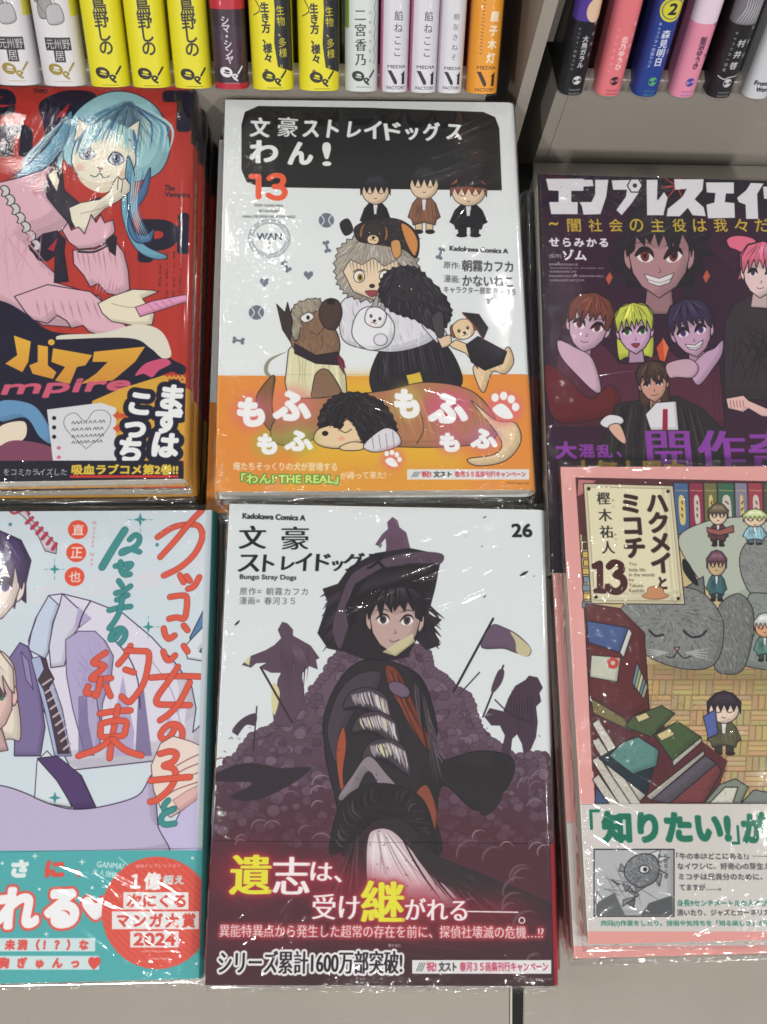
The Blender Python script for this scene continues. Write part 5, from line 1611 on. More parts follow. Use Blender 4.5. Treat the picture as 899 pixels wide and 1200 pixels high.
# ---- dark comic with a group of overlapping busts
def art_busts():
    s = sheet_for('busts', (38, 30, 40))
    rnd = random.Random(7)
    s.zoom = (620, 190, 3.222)
    MR = (84, 38, 66)
    s.poly([(60, 180), (380, 160), (800, 200), (1150, 220), (1150, 1300), (60, 1300)], (62, 30, 54), soft=5, alpha=.8)
    for k in range(26):
        x, y = rnd.uniform(60, 1100), rnd.uniform(230, 1100)
        s.poly([(x, y), (x + rnd.uniform(40, 160), y + rnd.uniform(-60, 60)), (x + rnd.uniform(-20, 100), y + rnd.uniform(30, 140))], rnd.choice([(74, 32, 60), (46, 28, 44), (60, 26, 50), (36, 44, 52)]), alpha=.55)
    for k in range(14):
        a = rnd.uniform(0, 6.28)
        s.stroke([(560, 90), (560 + 60 * math.cos(a), 90 + 50 * math.sin(a))], 2.2, (176, 62, 56), taper=True)
    LB = (206, 170, 190)
    # anonymous drawn heads, in place of the printed characters
    SK = (204, 168, 190)
    s.poly([(330, 420), (300, 360), (350, 350), (310, 290), (366, 290), (350, 236), (420, 250), (470, 222), (540, 226), (600, 240), (640, 262), (690, 270), (660, 310), (700, 350), (650, 356), (668, 430), (630, 400), (616, 470), (370, 470), (352, 400)], (44, 36, 45), line=.35)
    s.portrait(492, 356, 218, (180, 136, 142), (46, 38, 47), 0.0, (120, 50, 50), 2, 'grin')
    s.poly([(306, 412), (318, 436), (302, 466), (288, 438)], (190, 90, 72), line=.2); s.poly([(672, 404), (686, 430), (668, 460), (656, 432)], (190, 90, 72), line=.2)
    s.poly([(90, 900), (110, 720), (180, 640), (300, 700), (340, 760), (420, 760), (520, 700), (640, 800), (720, 760), (740, 1000), (90, 1000)], (86, 40, 60), line=.3)
    s.portrait(224, 620, 140, SK, (122, 66, 54), .22, (120, 50, 70), 3)
    s.portrait(400, 640, 118, (206, 166, 198), (196, 204, 84), -.06, (60, 100, 60), 1, 'open')
    s.portrait(616, 640, 136, (200, 160, 188), (62, 48, 80), -.20, (90, 60, 130), 5, 'grin')
    s.poly([(480, 700), (508, 660), (530, 700), (514, 756), (492, 748)], (206, 84, 54), line=.4)
    s.poly([(505, 662), (528, 700), (512, 754)], (232, 130, 90), alpha=.8)
    # pink hair and dark jacket
    s.poly([(740, 600), (770, 540), (840, 500), (920, 520), (1100, 540), (1150, 700), (1150, 920), (900, 900), (740, 890), (736, 700)], (58, 48, 54), line=.4)
    s.hatch([(rnd.uniform(750, 1100), rnd.uniform(560, 700), rnd.uniform(750, 1100), rnd.uniform(720, 880), .5) for _ in range(40)], (38, 30, 36))
    s.poly([(756, 320), (748, 290), (790, 276), (850, 290), (866, 330), (820, 346), (780, 330)], (228, 112, 140), smooth=True, line=.4)
    s.portrait(878, 420, 130, (228, 198, 198), (228, 112, 140), .06, (90, 60, 100), 9)
    s.poly([(744, 892), (810, 880), (830, 900), (900, 930), (1010, 930), (990, 970), (880, 960), (830, 930), (810, 944), (752, 930)], (224, 180, 176), line=.35)
    for k in range(5):
        s.stroke([(760 + k * 12, 900), (764 + k * 12, 926)], .25, (120, 70, 80))
    s.zoom = (620, 380, 3.222)
    s.poly([(60, 160), (130, 190), (230, 280), (300, 230), (340, 260), (330, 330), (200, 370), (90, 350)], (100, 34, 40), smooth=True, line=.3)
    s.poly([(110, 60), (180, 90), (240, 130), (272, 240), (250, 256), (180, 190), (120, 120)], LB, smooth=True, line=.3)
    s.poly([(330, 300), (470, 280), (560, 270), (660, 320), (760, 430), (720, 620), (300, 620), (260, 480)], (46, 40, 44), line=.4)
    s.portrait(470, 226, 96, (200, 148, 130), (78, 56, 48), -.12, (60, 40, 40), 4, neck=True)
    s.strands([(340, 310), (500, 290), (640, 330)], [(300, 560), (500, 600), (720, 600)], 26, [(30, 26, 30), (66, 58, 62)], .8)
    s.poly([(440, 340), (480, 296), (556, 290), (566, 400), (460, 400)], (218, 214, 220), line=.3)
    s.poly([(506, 320), (524, 320), (524, 400), (504, 400)], (150, 40, 60))
    s.poly([(268, 372), (300, 342), (346, 348), (356, 372), (300, 392)], (218, 214, 220), smooth=True, line=.3)
    s.poly([(300, 388), (340, 376), (366, 430), (362, 452), (330, 430)], (216, 172, 152), smooth=True, line=.3)
    s.poly([(640, 230), (700, 160), (730, 110), (732, 60), (700, 90), (660, 110), (610, 170)], (198, 160, 190), smooth=True, line=.3)
    s.poly([(520, 150), (600, 130), (640, 160), (620, 200), (560, 200), (530, 200)], (202, 164, 180), smooth=True, line=.3)
    for k in range(60):
        x, y = rnd.uniform(70, 380), rnd.uniform(230, 560)
        s.oval((x, y), rnd.uniform(1, 4), rnd.uniform(1, 3), (48, 74, 76), alpha=.7)
    PU = (136, 62, 160)
    s.text('大', (104, 506), (180, 506), 62, PU, bold=.45)
    s.text('混', (192, 502), (248, 502), 48, PU, bold=.3)
    s.text('乱', (260, 502), (316, 502), 46, PU, bold=.3)
    s.text('、', (334, 500), (350, 500), 18, PU, bold=.3)
    s.text('開', (456, 570), (616, 570), 168, PU, bold=.1, hb=.5)
    s.text('作', (650, 566), (822, 566), 166, PU, bold=.1, hb=.6)
    s.text('奇', (846, 566), (1010, 566), 166, PU, bold=.3, hb=.6)
    s.text('士気上昇中', (164, 596), (600, 596), 80, (190, 160, 60), bold=.5, even=True)
    s.zoom = (620, 190, 3.222)
    # blocky white title, one shape per letter
    WH = (222, 220, 224)
    def blk(P): s.poly(P, WH)
    blk([(64, 62), (206, 62), (206, 108), (160, 108), (160, 150), (184, 150), (184, 196), (84, 196), (76, 150), (112, 150), (112, 108), (74, 106)])
    blk([(192, 66), (240, 66), (244, 90), (204, 92)]); blk([(250, 66), (300, 66), (292, 130), (270, 196), (206, 198), (200, 166), (190, 150), (236, 150), (250, 120)])
    blk([(312, 68), (424, 66), (418, 110), (384, 160), (350, 200), (330, 180), (366, 130), (370, 104), (318, 104)])
    hexa = lambda r: [(400 + r * math.cos(a), 88 + r * math.sin(a)) for a in np.linspace(0, 2 * math.pi, 7)[:-1]]
    s.poly(hexa(31), (44, 32, 44)); s.poly(hexa(26), WH); s.poly(hexa(9), (44, 32, 44))
    for _ in range(60):
        s.oval((rnd.uniform(70, 980), rnd.uniform(66, 206)), rnd.uniform(1, 2.6), rnd.uniform(1, 2.2), (120, 112, 122), alpha=.6)
    blk([(444, 66), (486, 66), (484, 140), (500, 160), (510, 200), (446, 200)]); blk([(488, 142), (510, 112), (524, 134), (508, 196), (490, 198)])
    blk([(548, 64), (660, 64), (656, 104), (626, 140), (660, 170), (668, 204), (618, 200), (600, 172), (570, 204), (520, 204), (524, 176), (580, 130), (596, 100), (552, 104)])
    blk([(668, 76), (774, 76), (774, 118), (744, 118), (740, 150), (776, 154), (778, 210), (676, 212), (670, 160), (700, 152), (704, 116), (672, 114)])
    blk([(838, 78), (886, 80), (862, 120), (866, 214), (820, 214), (818, 160), (792, 150), (786, 134), (820, 106)])
    blk([(884, 92), (1000, 92), (1000, 130), (970, 210), (910, 212), (946, 140), (888, 138)])
    YL = (206, 178, 62)
    for ch, x in zip('~闇社会の主役は我々だ', (94, 172, 252, 330, 408, 488, 570, 648, 726, 804, 882)):
        w = 50 if ch not in '~' else 34
        s.text(ch, (x - w / 2, 262 if ch != '~' else 240), (x + w / 2, 262 if ch != '~' else 236), 48 if ch not in '~' else 12, YL, bold=.16)
    s.text('せらみかる', (76, 318), (304, 320), 34, (232, 230, 232), bold=.26, even=True)
    s.text('[監修]', (78, 362), (122, 362), 16, (220, 216, 220), bold=.03)
    s.text('ゾム', (130, 368), (216, 370), 38, (232, 230, 232), bold=.3)
    for t, y, x1 in (('EMPRESSAGE', 390, 186), ('Yamishakai no shuyaku wa', 404, 282), ('WAREWARE DA!', 417, 180), ('PRESENTED BY SERAMIKARU', 434, 282), ('SUPERVISED BY ZOM', 450, 208)):
        s.text(t, (78, y), (x1, y), 8, (206, 200, 206), bold=.03)
    return s


# ---- pink comic: reading room with a huge grey cushion
def art_library():
    s = sheet_for('library', (222, 160, 156))
    rnd = random.Random(9)
    s.zoom = (640, 540, 3.47)
    P0 = [(122, 70), (560, 78), (1180, 90), (1230, 700), (1250, 1260), (190, 1260), (172, 900), (150, 500)]
    s.poly(P0, (196, 176, 132), line=.45, line_color=(70, 40, 44))
    # shelf of old books along the top
    s.poly([(124, 72), (1180, 92), (1186, 300), (140, 300)], (90, 48, 52))
    cols = [(74, 100, 140), (140, 52, 76), (112, 110, 72), (64, 104, 82), (132, 128, 146), (156, 66, 78), (78, 86, 70), (150, 110, 60), (70, 90, 130), (130, 60, 60), (96, 110, 90), (120, 120, 140)]
    x = 518
    for k in range(12):
        w = rnd.uniform(52, 72)
        y1 = 320 - abs(k - 5) * 4
        s.poly([(x, 88), (x + w, 90), (x + w + 8, y1), (x + 6, y1)], cols[k], line=.35, line_color=(48, 34, 44))
        s.poly([(x + 22, 150), (x + w - 18, 150), (x + w - 12, 250), (x + 28, 250)], (206, 190, 120) if k % 2 == 0 else (200, 190, 180), smooth=True)
        s.stroke([(x + 8, 120), (x + w - 4, 122)], .4, (206, 180, 110), smooth=False, alpha=.6)
        for j in range(3):
            s.stroke([(x + 34, 165 + j * 26), (x + w - 24, 175 + j * 26)], .6, (120, 70, 60), smooth=False)
        x += w + 1
    s.poly([(130, 74), (210, 78), (160, 130), (126, 150)], (190, 120, 120), line=.4, line_color=(80, 40, 44))
    for k in range(9):
        s.rect(148 + k % 2 * 4, 300 + k * 34, 186, 326 + k * 34, rnd.choice([(120, 140, 150), (206, 176, 90), (190, 180, 170), (90, 60, 60)]), line=.3)
    # plank floor
    for r in range(10):
        for c in range(12):
            if (r + c) % 2 == 0:
                for q in range(3):
                    s.poly([(360 + c * 82 + q * 27 - r * 6, 830 + r * 62), (386 + c * 82 + q * 27 - r * 6, 830 + r * 62), (382 + c * 82 + q * 27 - r * 6, 890 + r * 62), (356 + c * 82 + q * 27 - r * 6, 890 + r * 62)],
                           (184 + rnd.randint(-12, 10), 162 + rnd.randint(-12, 8), 116 + rnd.randint(-8, 8)), line=.14, line_color=(120, 96, 60))
            else:
                for q in range(3):
                    s.poly([(360 + c * 82 - r * 6, 830 + r * 62 + q * 20), (440 + c * 82 - r * 6, 830 + r * 62 + q * 20), (440 + c * 82 - r * 6, 850 + r * 62 + q * 20), (360 + c * 82 - r * 6, 850 + r * 62 + q * 20)],
                           (190 + rnd.randint(-12, 10), 168 + rnd.randint(-12, 8), 120 + rnd.randint(-8, 8)), line=.14, line_color=(120, 96, 60))
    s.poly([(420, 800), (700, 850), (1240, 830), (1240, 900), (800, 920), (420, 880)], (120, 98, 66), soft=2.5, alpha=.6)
    # pale and grey furry cushions
    s.poly([(540, 310), (640, 250), (760, 230), (900, 240), (960, 400), (840, 560), (700, 560), (580, 420)], (176, 182, 168), smooth=True, line=.3)
    s.poly([(800, 480), (790, 380), (840, 310), (920, 290), (1240, 300), (1240, 560), (1000, 560), (860, 560)], (134, 136, 134), smooth=True, line=.3)
    GF = [(96, 98, 98), (156, 158, 154), (112, 114, 114), (84, 84, 86), (136, 138, 136)]
    s.fur([(800, 480), (790, 380), (840, 310), (920, 290), (1240, 300), (1240, 560), (1000, 560), (860, 560)], (136, 138, 136), GF, lambda x, y: math.atan2(y - 300, x - 1000) + 1.4, 700, 26, .3, 11)
    s.fur([(820, 560), (900, 540), (1240, 600), (1240, 860), (900, 850), (790, 820), (780, 760), (850, 700)], (134, 142, 136), GF, .6, 600, 24, .3, 12)
    s.fur([(700, 600), (780, 540), (840, 600), (840, 720), (800, 850), (720, 866), (684, 830), (720, 740)], (116, 118, 116), GF, 1.3, 420, 26, .3, 13)
    s.poly([(320, 620), (350, 520), (430, 560)], (110, 112, 112), line=.35); s.poly([(560, 520), (640, 470), (650, 570)], (110, 112, 112), line=.35)
    s.fur([(300, 610), (400, 540), (520, 510), (640, 540), (716, 640), (716, 760), (672, 836), (560, 846), (430, 804), (350, 730)], (130, 132, 130), GF, lambda x, y: math.atan2(y - 640, x - 480) + .4, 1100, 26, .3, 14)
    s.stroke([(560, 690), (590, 716), (630, 712), (652, 690)], .8, (40, 40, 44)); s.stroke([(420, 690), (446, 712), (478, 706)], .8, (40, 40, 44))
    s.poly([(520, 760), (544, 756), (536, 776)], (190, 140, 140), line=.3); s.stroke([(534, 776), (516, 800), (490, 796)], .5, (50, 50, 54)); s.stroke([(534, 776), (560, 802), (590, 794)], .5, (50, 50, 54))
    s.hatch([(560, 780, 680, 760 + k * 18, .3) for k in range(4)] + [(500, 780, 380, 760 + k * 16, .3) for k in range(4)], (206, 206, 200))
    s.poly([(556, 400), (584, 420), (620, 500), (600, 500), (560, 450)], (30, 30, 34), smooth=True)
    # small readers as plain dolls
    peg(s, 700, 262, 84, 170, (90, 58, 62), (222, 196, 170), (96, 84, 66))
    s.poly([(654, 270), (704, 282), (762, 262), (764, 290), (706, 304), (656, 292)], (150, 90, 84), line=.3)
    peg(s, 694, 470, 84, 200, (62, 104, 110), (196, 170, 130), (96, 64, 78))
    peg(s, 850, 270, 100, 140, (150, 190, 204), (226, 200, 170), (190, 204, 140))
    peg(s, 890, 720, 90, 190, (92, 130, 120), (216, 160, 120), (186, 190, 186))
    peg(s, 724, 1070, 140, 250, (92, 88, 66), (230, 206, 186), (48, 38, 46))
    s.poly([(640, 1040), (690, 1010), (700, 1110), (660, 1130)], (86, 100, 160), line=.3)
    # brown bookcase with books
    s.poly([(160, 580), (300, 600), (400, 700), (420, 1010), (330, 1050), (180, 1060)], (96, 44, 46), line=.4, line_color=(48, 24, 30))
    s.poly([(166, 650), (336, 680), (300, 780), (174, 740)], (74, 92, 140), line=.35)
    s.poly([(300, 780), (336, 680), (350, 700), (316, 800)], (206, 204, 200), line=.3)
    s.poly([(184, 790), (304, 800), (290, 900), (178, 880)], (190, 192, 176), line=.35)
    s.oval((272, 822), 24, 24, (190, 70, 66)); s.oval((272, 822), 9, 9, (190, 192, 176))
    for k in range(5):
        s.poly([(352 + k * 9, 900 + k * 14), (370 + k * 9, 820 + k * 20), (378 + k * 9, 840 + k * 20), (362 + k * 9, 930 + k * 10)], [(110, 140, 160), (150, 170, 120), (200, 190, 150), (90, 130, 140), (160, 150, 120)][k], line=.25)
    s.zoom = (640, 830, 3.243)
    s.poly([(166, -60), (300, 0), (420, 60), (560, 100), (690, 200), (640, 362), (186, 362)], (88, 40, 46))
    for k in range(4):
        s.poly([(176, 60 + k * 70), (200, 40 + k * 70), (380, 330 + k * 60), (350, 360 + k * 60)], (196, 190, 180), line=.3)
    for P, c in (([(170, -40), (300, 40), (330, 90), (180, 20)], (120, 110, 70)), ([(330, 30), (440, -10), (490, 20), (400, 110), (300, 70)], (76, 92, 62)), ([(410, 100), (500, 50), (590, 110), (480, 200)], (72, 92, 58)),
                 ([(480, 200), (590, 110), (592, 128), (484, 222)], (196, 192, 180)), ([(200, 190), (330, 110), (430, 160), (380, 330)], (36, 50, 60)), ([(290, 130), (350, 108), (430, 160), (420, 220), (330, 250), (240, 180)], (92, 136, 130)),
                 ([(380, 334), (600, 160), (604, 176), (400, 350)], (190, 184, 174)), ([(400, 350), (604, 180), (650, 210), (470, 362)], (92, 84, 96)), ([(470, 362), (650, 210), (668, 240), (600, 362)], (120, 60, 64)),
                 ([(190, 300), (240, 362), (186, 362)], (70, 84, 120)), ([(600, 362), (660, 290), (720, 268), (770, 300), (740, 362)], (126, 134, 120)), ([(620, 362), (680, 300), (730, 300), (710, 362)], (206, 204, 190)), ([(740, 362), (790, 310), (900, 330), (1000, 362)], (120, 128, 122))):
        s.poly(P, c, line=.35, line_color=(34, 26, 34))
    s.poly([(420, 100), (470, 76), (490, 100), (440, 124)], (206, 190, 140), line=.2)
    s.poly([(340, 30), (380, 16), (396, 36), (352, 54)], (206, 190, 140), line=.2)
    s.hatch([(x_, y_, x_ + rnd.uniform(-16, 16), y_ + rnd.uniform(4, 14), .2) for x_, y_ in [(rnd.uniform(180, 700), rnd.uniform(-60, 355)) for _ in range(700)]], (40, 26, 32), .4)
    for _ in range(60):
        x, y = rnd.uniform(180, 900), rnd.uniform(-60, 355)
        s.stroke([(x, y), (x + rnd.uniform(-10, 10), y + 8)], .2, rnd.choice([(60, 40, 44), (150, 130, 110)]), alpha=.35)
    # band
    s.poly([(100, 363), (1300, 363), (1300, 848), (100, 848)], (206, 200, 196))
    GR = (24, 112, 88)
    s.text('「', (168, 460), (206, 460), 74, GR, bold=.2)
    s.text('知りたい!', (220, 508), (700, 508), 112, GR, bold=.75)
    s.text('」', (706, 516), (736, 516), 70, GR, bold=.2)
    s.text('が止まらない', (752, 508), (1290, 508), 108, GR, bold=.75)
    s.rect(182, 536, 486, 790, (176, 178, 180), line=.4)
    rn = random.Random(3)
    for k in range(14):
        x, y = rn.uniform(190, 420), rn.uniform(545, 740)
        s.poly([(x, y), (x + rn.uniform(20, 60), y + rn.uniform(-20, 40)), (x + rn.uniform(-10, 50), min(786, y + rn.uniform(20, 50)))], rn.choice([(96, 98, 102), (206, 208, 210), (130, 132, 136)]), line=.2)
    s.fur([(300, 640), (306, 590), (350, 556), (410, 560), (430, 610), (410, 660), (350, 680)], (120, 122, 126), [(70, 72, 78), (190, 192, 196)], .7, 120, 16, .25, 3)
    s.oval((372, 612), 20, 15, (222, 222, 224), line=.3); s.oval((376, 612), 8, 8, (40, 40, 46))
    s.hatch([(rn.uniform(190, 470), rn.uniform(545, 770), rn.uniform(190, 470), rn.uniform(545, 770), .22) for _ in range(16)], (80, 82, 88))
    s.poly([(190, 740), (260, 700), (300, 786), (190, 786)], (96, 98, 100)); s.poly([(390, 740), (480, 710), (482, 786), (360, 786)], (84, 86, 90))
    s.vtext('お館見た夢', (454, 560), (456, 640), 17, (40, 40, 44), bold=.05)
    s.vtext('あんっか', (430, 562), (434, 618), 17, (40, 40, 44), bold=.05)
    s.vtext('牛', (428, 672), (428, 673), 18, (40, 40, 44), bold=.05)
    KK = (48, 46, 50)
    for t, y, x0, x1, c in (('「牛の本はどこにある?」──無邪気', 574, 496, 920, KK), ('なイワシに、好奇心の芽生え!?', 612, 500, 870, KK), ('ミコチは兄貴分のために、早速本を', 652, 505, 950, KK), ('てますが……。', 692, 508, 664, KK),
                          ('身長9センチメートルの人々が体験', 752, 498, 892, GR), ('湧いたり、ジャズとカーネリアンが', 788, 498, 900, KK), ('共同(?)作業をしたり。技術や気持ちを「知る楽しさ」が溢れ出す第13巻!', 830, 208, 1010, GR)):
        s.text(t, (x0, y), (x1, y), 24, c, bold=.12)
    s.poly([(100, 848), (1300, 848), (1300, 900), (100, 900)], (222, 156, 150))
    # title plate
    s.zoom = (640, 540, 3.47)
    s.poly([(152, 92), (516, 101), (564, 584), (184, 580)], (206, 198, 166), line=.35, line_color=(60, 36, 34))
    s.poly([(166, 106), (504, 114), (548, 570), (198, 566)], (222, 214, 182), line=.16, line_color=(110, 96, 80))
    for x, y in ((174, 114), (496, 124), (538, 560), (204, 554)):
        s.oval((x, y), 7, 7, (44, 30, 30))
    DB = (58, 36, 34)
    s.vtext('ハクメイ', (452, 170), (470, 414), 92, DB, bold=.5)
    s.text('と', (462, 520), (492, 520), 46, DB, bold=.3)
    s.vtext('ミコチ', (344, 172), (360, 352), 92, DB, bold=.5)
    s.vtext('樫木', (234, 152), (240, 220), 56, (40, 34, 34), hb=.14, bold=.03)
    s.vtext('祐人', (246, 288), (252, 352), 56, (40, 34, 34), hb=.14, bold=.03)
    s.vtext('かし', (273, 160), (275, 184), 11, (60, 50, 48))
    s.vtext('ゆうと', (282, 300), (285, 340), 11, (60, 50, 48))
    BR = (70, 34, 32)
    s.stroke([(198, 428), (219, 418), (220, 524)], 2.6, BR, smooth=False)
    s.stroke([(202, 528), (238, 530)], 2.0, BR, smooth=False)
    s.stroke([(256, 430), (276, 414), (304, 424), (306, 446), (284, 462)], 2.7, BR)
    s.stroke([(284, 464), (312, 478), (316, 508), (294, 530), (268, 528), (252, 512)], 2.9, BR)
    for t, y, x1 in (('Tiny', 428, 370), ('little life', 450, 404), ('in the woods', 470, 442), ('by', 492, 358), ('Takuto', 514, 396), ('Kashiki', 534, 400)):
        s.text(t, (338, y), (x1, y), 14, (70, 60, 56), bold=.05)
    s.poly([(390, 550), (410, 536), (416, 516), (444, 510), (474, 518), (480, 538), (500, 548), (470, 562), (420, 562)], (196, 140, 100), smooth=True, line=.2, line_color=(120, 80, 60))
    s.zoom = None
    old, s.place = s.place, None
    s.rect(BW - 1, 0, BW + 30, BH, (206, 148, 144))
    s.place = old
    return s


# ------------------------------------------------------------------ spines of the books standing on the ledges (millimetres)
def spine_sheet(T, base, front=None):
    s = Sheet(BW + T + 6, 90, front or base, None, 7.0)
    s.rect(BW - 4, 0, BW + T + 6, 90, base)
    return s


def mark_e(s, cx, y, w, c, bg):
    """the small spotted e-and-g mark with its slanting exclamation stroke"""
    s.oval((cx - w * .26, y + w * .05), w * .30, w * .22, c, rot=-.2)
    s.oval((cx - w * .22, y + w * .10), w * .13, w * .05, bg, rot=-.2)
    s.stroke([(cx - w * .36, y + w * .02), (cx - w * .12, y - w * .02)], w * .05, bg, smooth=False)
    s.oval((cx + w * .13, y - w * .12), w * .13, w * .11, c)
    s.oval((cx + w * .13, y - w * .12), w * .045, w * .04, bg)
    s.stroke([(cx + w * .1, y - w * .22), (cx + w * .24, y - w * .3)], w * .08, c, smooth=False)
    s.stroke([(cx + w * .30, y - w * .0), (cx + w * .52, y + w * .28)], w * .08, c, smooth=False)
    s.oval((cx + w * .24, y - w * .1), w * .05, w * .05, c)
    s.stroke([(cx - w * .35, y - w * .42), (cx + w * .35, y - w * .42)], 0.14, c, smooth=False)


def mark_m(s, cx, y, w, c):
    s.text('MEDIA', (cx - w * .46, y + w * .40), (cx + w * .46, y + w * .40), w * .14, c, bold=.05)
    s.text('FACTORY', (cx - w * .48, y - w * .52), (cx + w * .48, y - w * .52), w * .14, c, bold=.05)
    s.poly([(cx - w * .46, y + w * .30), (cx - w * .26, y + w * .30), (cx + w * .02, y - w * .16), (cx + w * .02, y - w * .30), (cx - w * .1, y - w * .30), (cx - w * .34, y + w * .12)], c)
    s.poly([(cx + w * .20, y + w * .12), (cx + w * .42, y + w * .30), (cx + w * .42, y - w * .30), (cx + w * .26, y - w * .30), (cx + w * .26, y + w * .1)], c)


def spine_grey(T):
    s = spine_sheet(T, (214, 210, 214))
    c = BW + T / 2
    rnd = random.Random(2)
    for k in range(9):
        x, y = c + rnd.uniform(-T * .3, T * .3), rnd.uniform(20, 60)
        s.poly([(x - 3, y - 3), (x + 3, y - 2), (x + 2, y + 4), (x - 3, y + 3)], rnd.choice([(150, 148, 150), (176, 174, 178), (120, 118, 122)]), smooth=True, line=.15)
    for k in range(12):
        x = c + rnd.uniform(-6, 6); y = rnd.uniform(20, 60)
        s.stroke([(x, y), (x + rnd.uniform(-4, 4), y + rnd.uniform(2, 6))], .2, (90, 88, 92))
    s.rect(c - 5.2, 13.6, c + 5.2, 18.4, (52, 50, 56)); s.rect(c - 2.2, 9.2, c + 2.2, 14, (52, 50, 56))
    s.text('元州野', (c - 4.8, 14.2), (c + 4.8, 14.2), 3.6, (206, 204, 208), bold=.04)
    s.text('居', (c - 1.8, 9.8), (c + 1.8, 9.8), 3.6, (206, 204, 208), bold=.04)
    s.rect(BW + T - 1.6, 26, BW + T + 8, 90, (210, 202, 70))
    mark_e(s, c, 6.0, 10, (150, 132, 62), (214, 210, 214))
    return s


def spine_yellow(T):
    Y = (222, 212, 40)
    s = spine_sheet(T, Y)
    c = BW + T / 2
    s.vtext('鳥野しの', (c - .4, 30.6), (c + .3, 15.2), 6.3, (44, 40, 40), bold=.16)
    mark_e(s, c, 5.0, 10, (44, 40, 40), Y)
    return s


def spine_maroon(T):
    s = spine_sheet(T, (56, 40, 54))
    c = BW + T / 2
    s.rect(BW - 4, 8, BW + 40, 18, (70, 46, 62))
    s.rect(BW - 4, 18, BW + 40, 24, (64, 50, 66))
    s.rect(BW - 4, 30, BW + 40, 90, (184, 40, 60))
    s.rect(BW - 4, 0, BW + 40, 2.4, (176, 36, 56))
    s.vtext('シマ・シンヤ', (c - 1.5, 26), (c - .5, 11.5), 3.7, (222, 218, 222), bold=.14)
    mark_e(s, c, 6.2, 9.0, (222, 218, 222), (56, 40, 54))
    return s


def spine_many(T, other=False):
    Y = (226, 214, 44)
    s = spine_sheet(T, Y)
    c = BW + T / 2
    s.poly([(c + .2, 90), (c - .5, 60), (c + 1.2, 30), (c + .4, 18), (c + 1.6, 9), (c + 8, 7), (c + 10, 7), (c + 10, 90)], (44, 44, 50))
    for k in range(4):
        s.stroke([(c - 8, 28 + k * 9), (c - 5, 30 + k * 8), (c - 7, 34 + k * 9)], .35, (60, 58, 50))
    s.vtext('生き方、様々。', (c - 3, 31), (c - 2.2, 8.6), 3.9, (44, 42, 44), bold=.18)
    s.vtext('生物、多様。', (c + 3.4, 30), (c + 4.2, 10.4), 3.8, Y, bold=.05)
    mark_e(s, c, 4.8, 9.5, (44, 40, 40), Y)
    return s


def spine_green(T):
    s = spine_sheet(T, (206, 212, 210))
    c = BW + T / 2
    s.vtext('二宮香乃', (c - 1.6, 29), (c - 1.2, 12.5), 5.0, (52, 54, 60), bold=.08, hb=.06)
    s.vtext('にのみやかの', (c + 2.6, 30), (c + 2.8, 12), 1.4, (100, 106, 110))
    for k in range(12):
        s.stroke([(c + 4.6 + (k % 2) * .9, 42 - k * 2.6), (c + 5.4 - (k % 2) * .8, 39.5 - k * 2.6)], .5, (110, 170, 150))
    s.rect(BW - 4, 24, BW + .4, 90, (120, 150, 60))
    mark_e(s, c, 5.6, 9.0, (44, 44, 48), (206, 212, 210))
    return s


def spine_white(T, words, a=34, b=18, ink=(70, 70, 76), em=4.2, edge=None):
    s = spine_sheet(T, (214, 212, 220), (206, 120, 150) if edge else None)
    c = BW + T / 2
    s.vtext(words, (c + .4, a), (c + .2, b), em, ink, bold=.04)
    if edge:
        s.rect(BW - 6, 0, BW - .6, 90, edge)
    mark_m(s, c + .2, 5.8, T * .74, (44, 42, 48))
    return s


def spine_orange(T):
    s = spine_sheet(T, (228, 152, 46), (216, 110, 60))
    c = BW + T / 2
    s.vtext('鹿子木灯', (c + 1.8, 29.5), (c + 1.4, 14), 4.0, (236, 226, 206), bold=.18)
    for k in range(18):
        s.stroke([(c - 3.6 - k % 2 * .2, 38 - k * 1.3), (c - 2.6, 37.6 - k * 1.3)], .3, (140, 84, 34), smooth=False)
    mark_m(s, c, 5.8, T * .7, (70, 44, 36))
    return s


def disc_mark(s, cx, y, c, c2):
    s.oval((cx, y), 1.9, 1.9, c)
    s.poly([(cx, y), (cx + 1.8, y - .5), (cx + 1.4, y + 1.1)], c2)
    s.poly([(cx, y), (cx - 1.8, y + .5), (cx - 1.3, y - 1.2)], c2)
    for q in (4.0, 5.6):
        for k in range(7):
            s.stroke([(cx - 2.5 + k * .75, y - q), (cx - 2.1 + k * .75, y - q - .7)], .18, c, smooth=False)


def spine_story(T, base, main, side, ink, disc, disc2, extra=None, top=None, em=3.6, a=24.5, b=13.5):
    s = spine_sheet(T, base, tuple(int(v * .8) for v in base))
    c = BW + T / 2
    if top:
        s.rect(BW - 4, 31.5, BW + 40, 90, top)
    s.vtext(main, (c, a), (c, b), em, ink, bold=.14)
    s.vtext(side, (c - T * .3, a + 4), (c - T * .3, b - 2), em * .45, ink)
    if extra:
        s.vtext(extra, (c + T * .3, a + 6), (c + T * .3, b + 4), em * .6, ink, bold=.05)
    disc_mark(s, c, 6.8, disc, disc2)
    return s


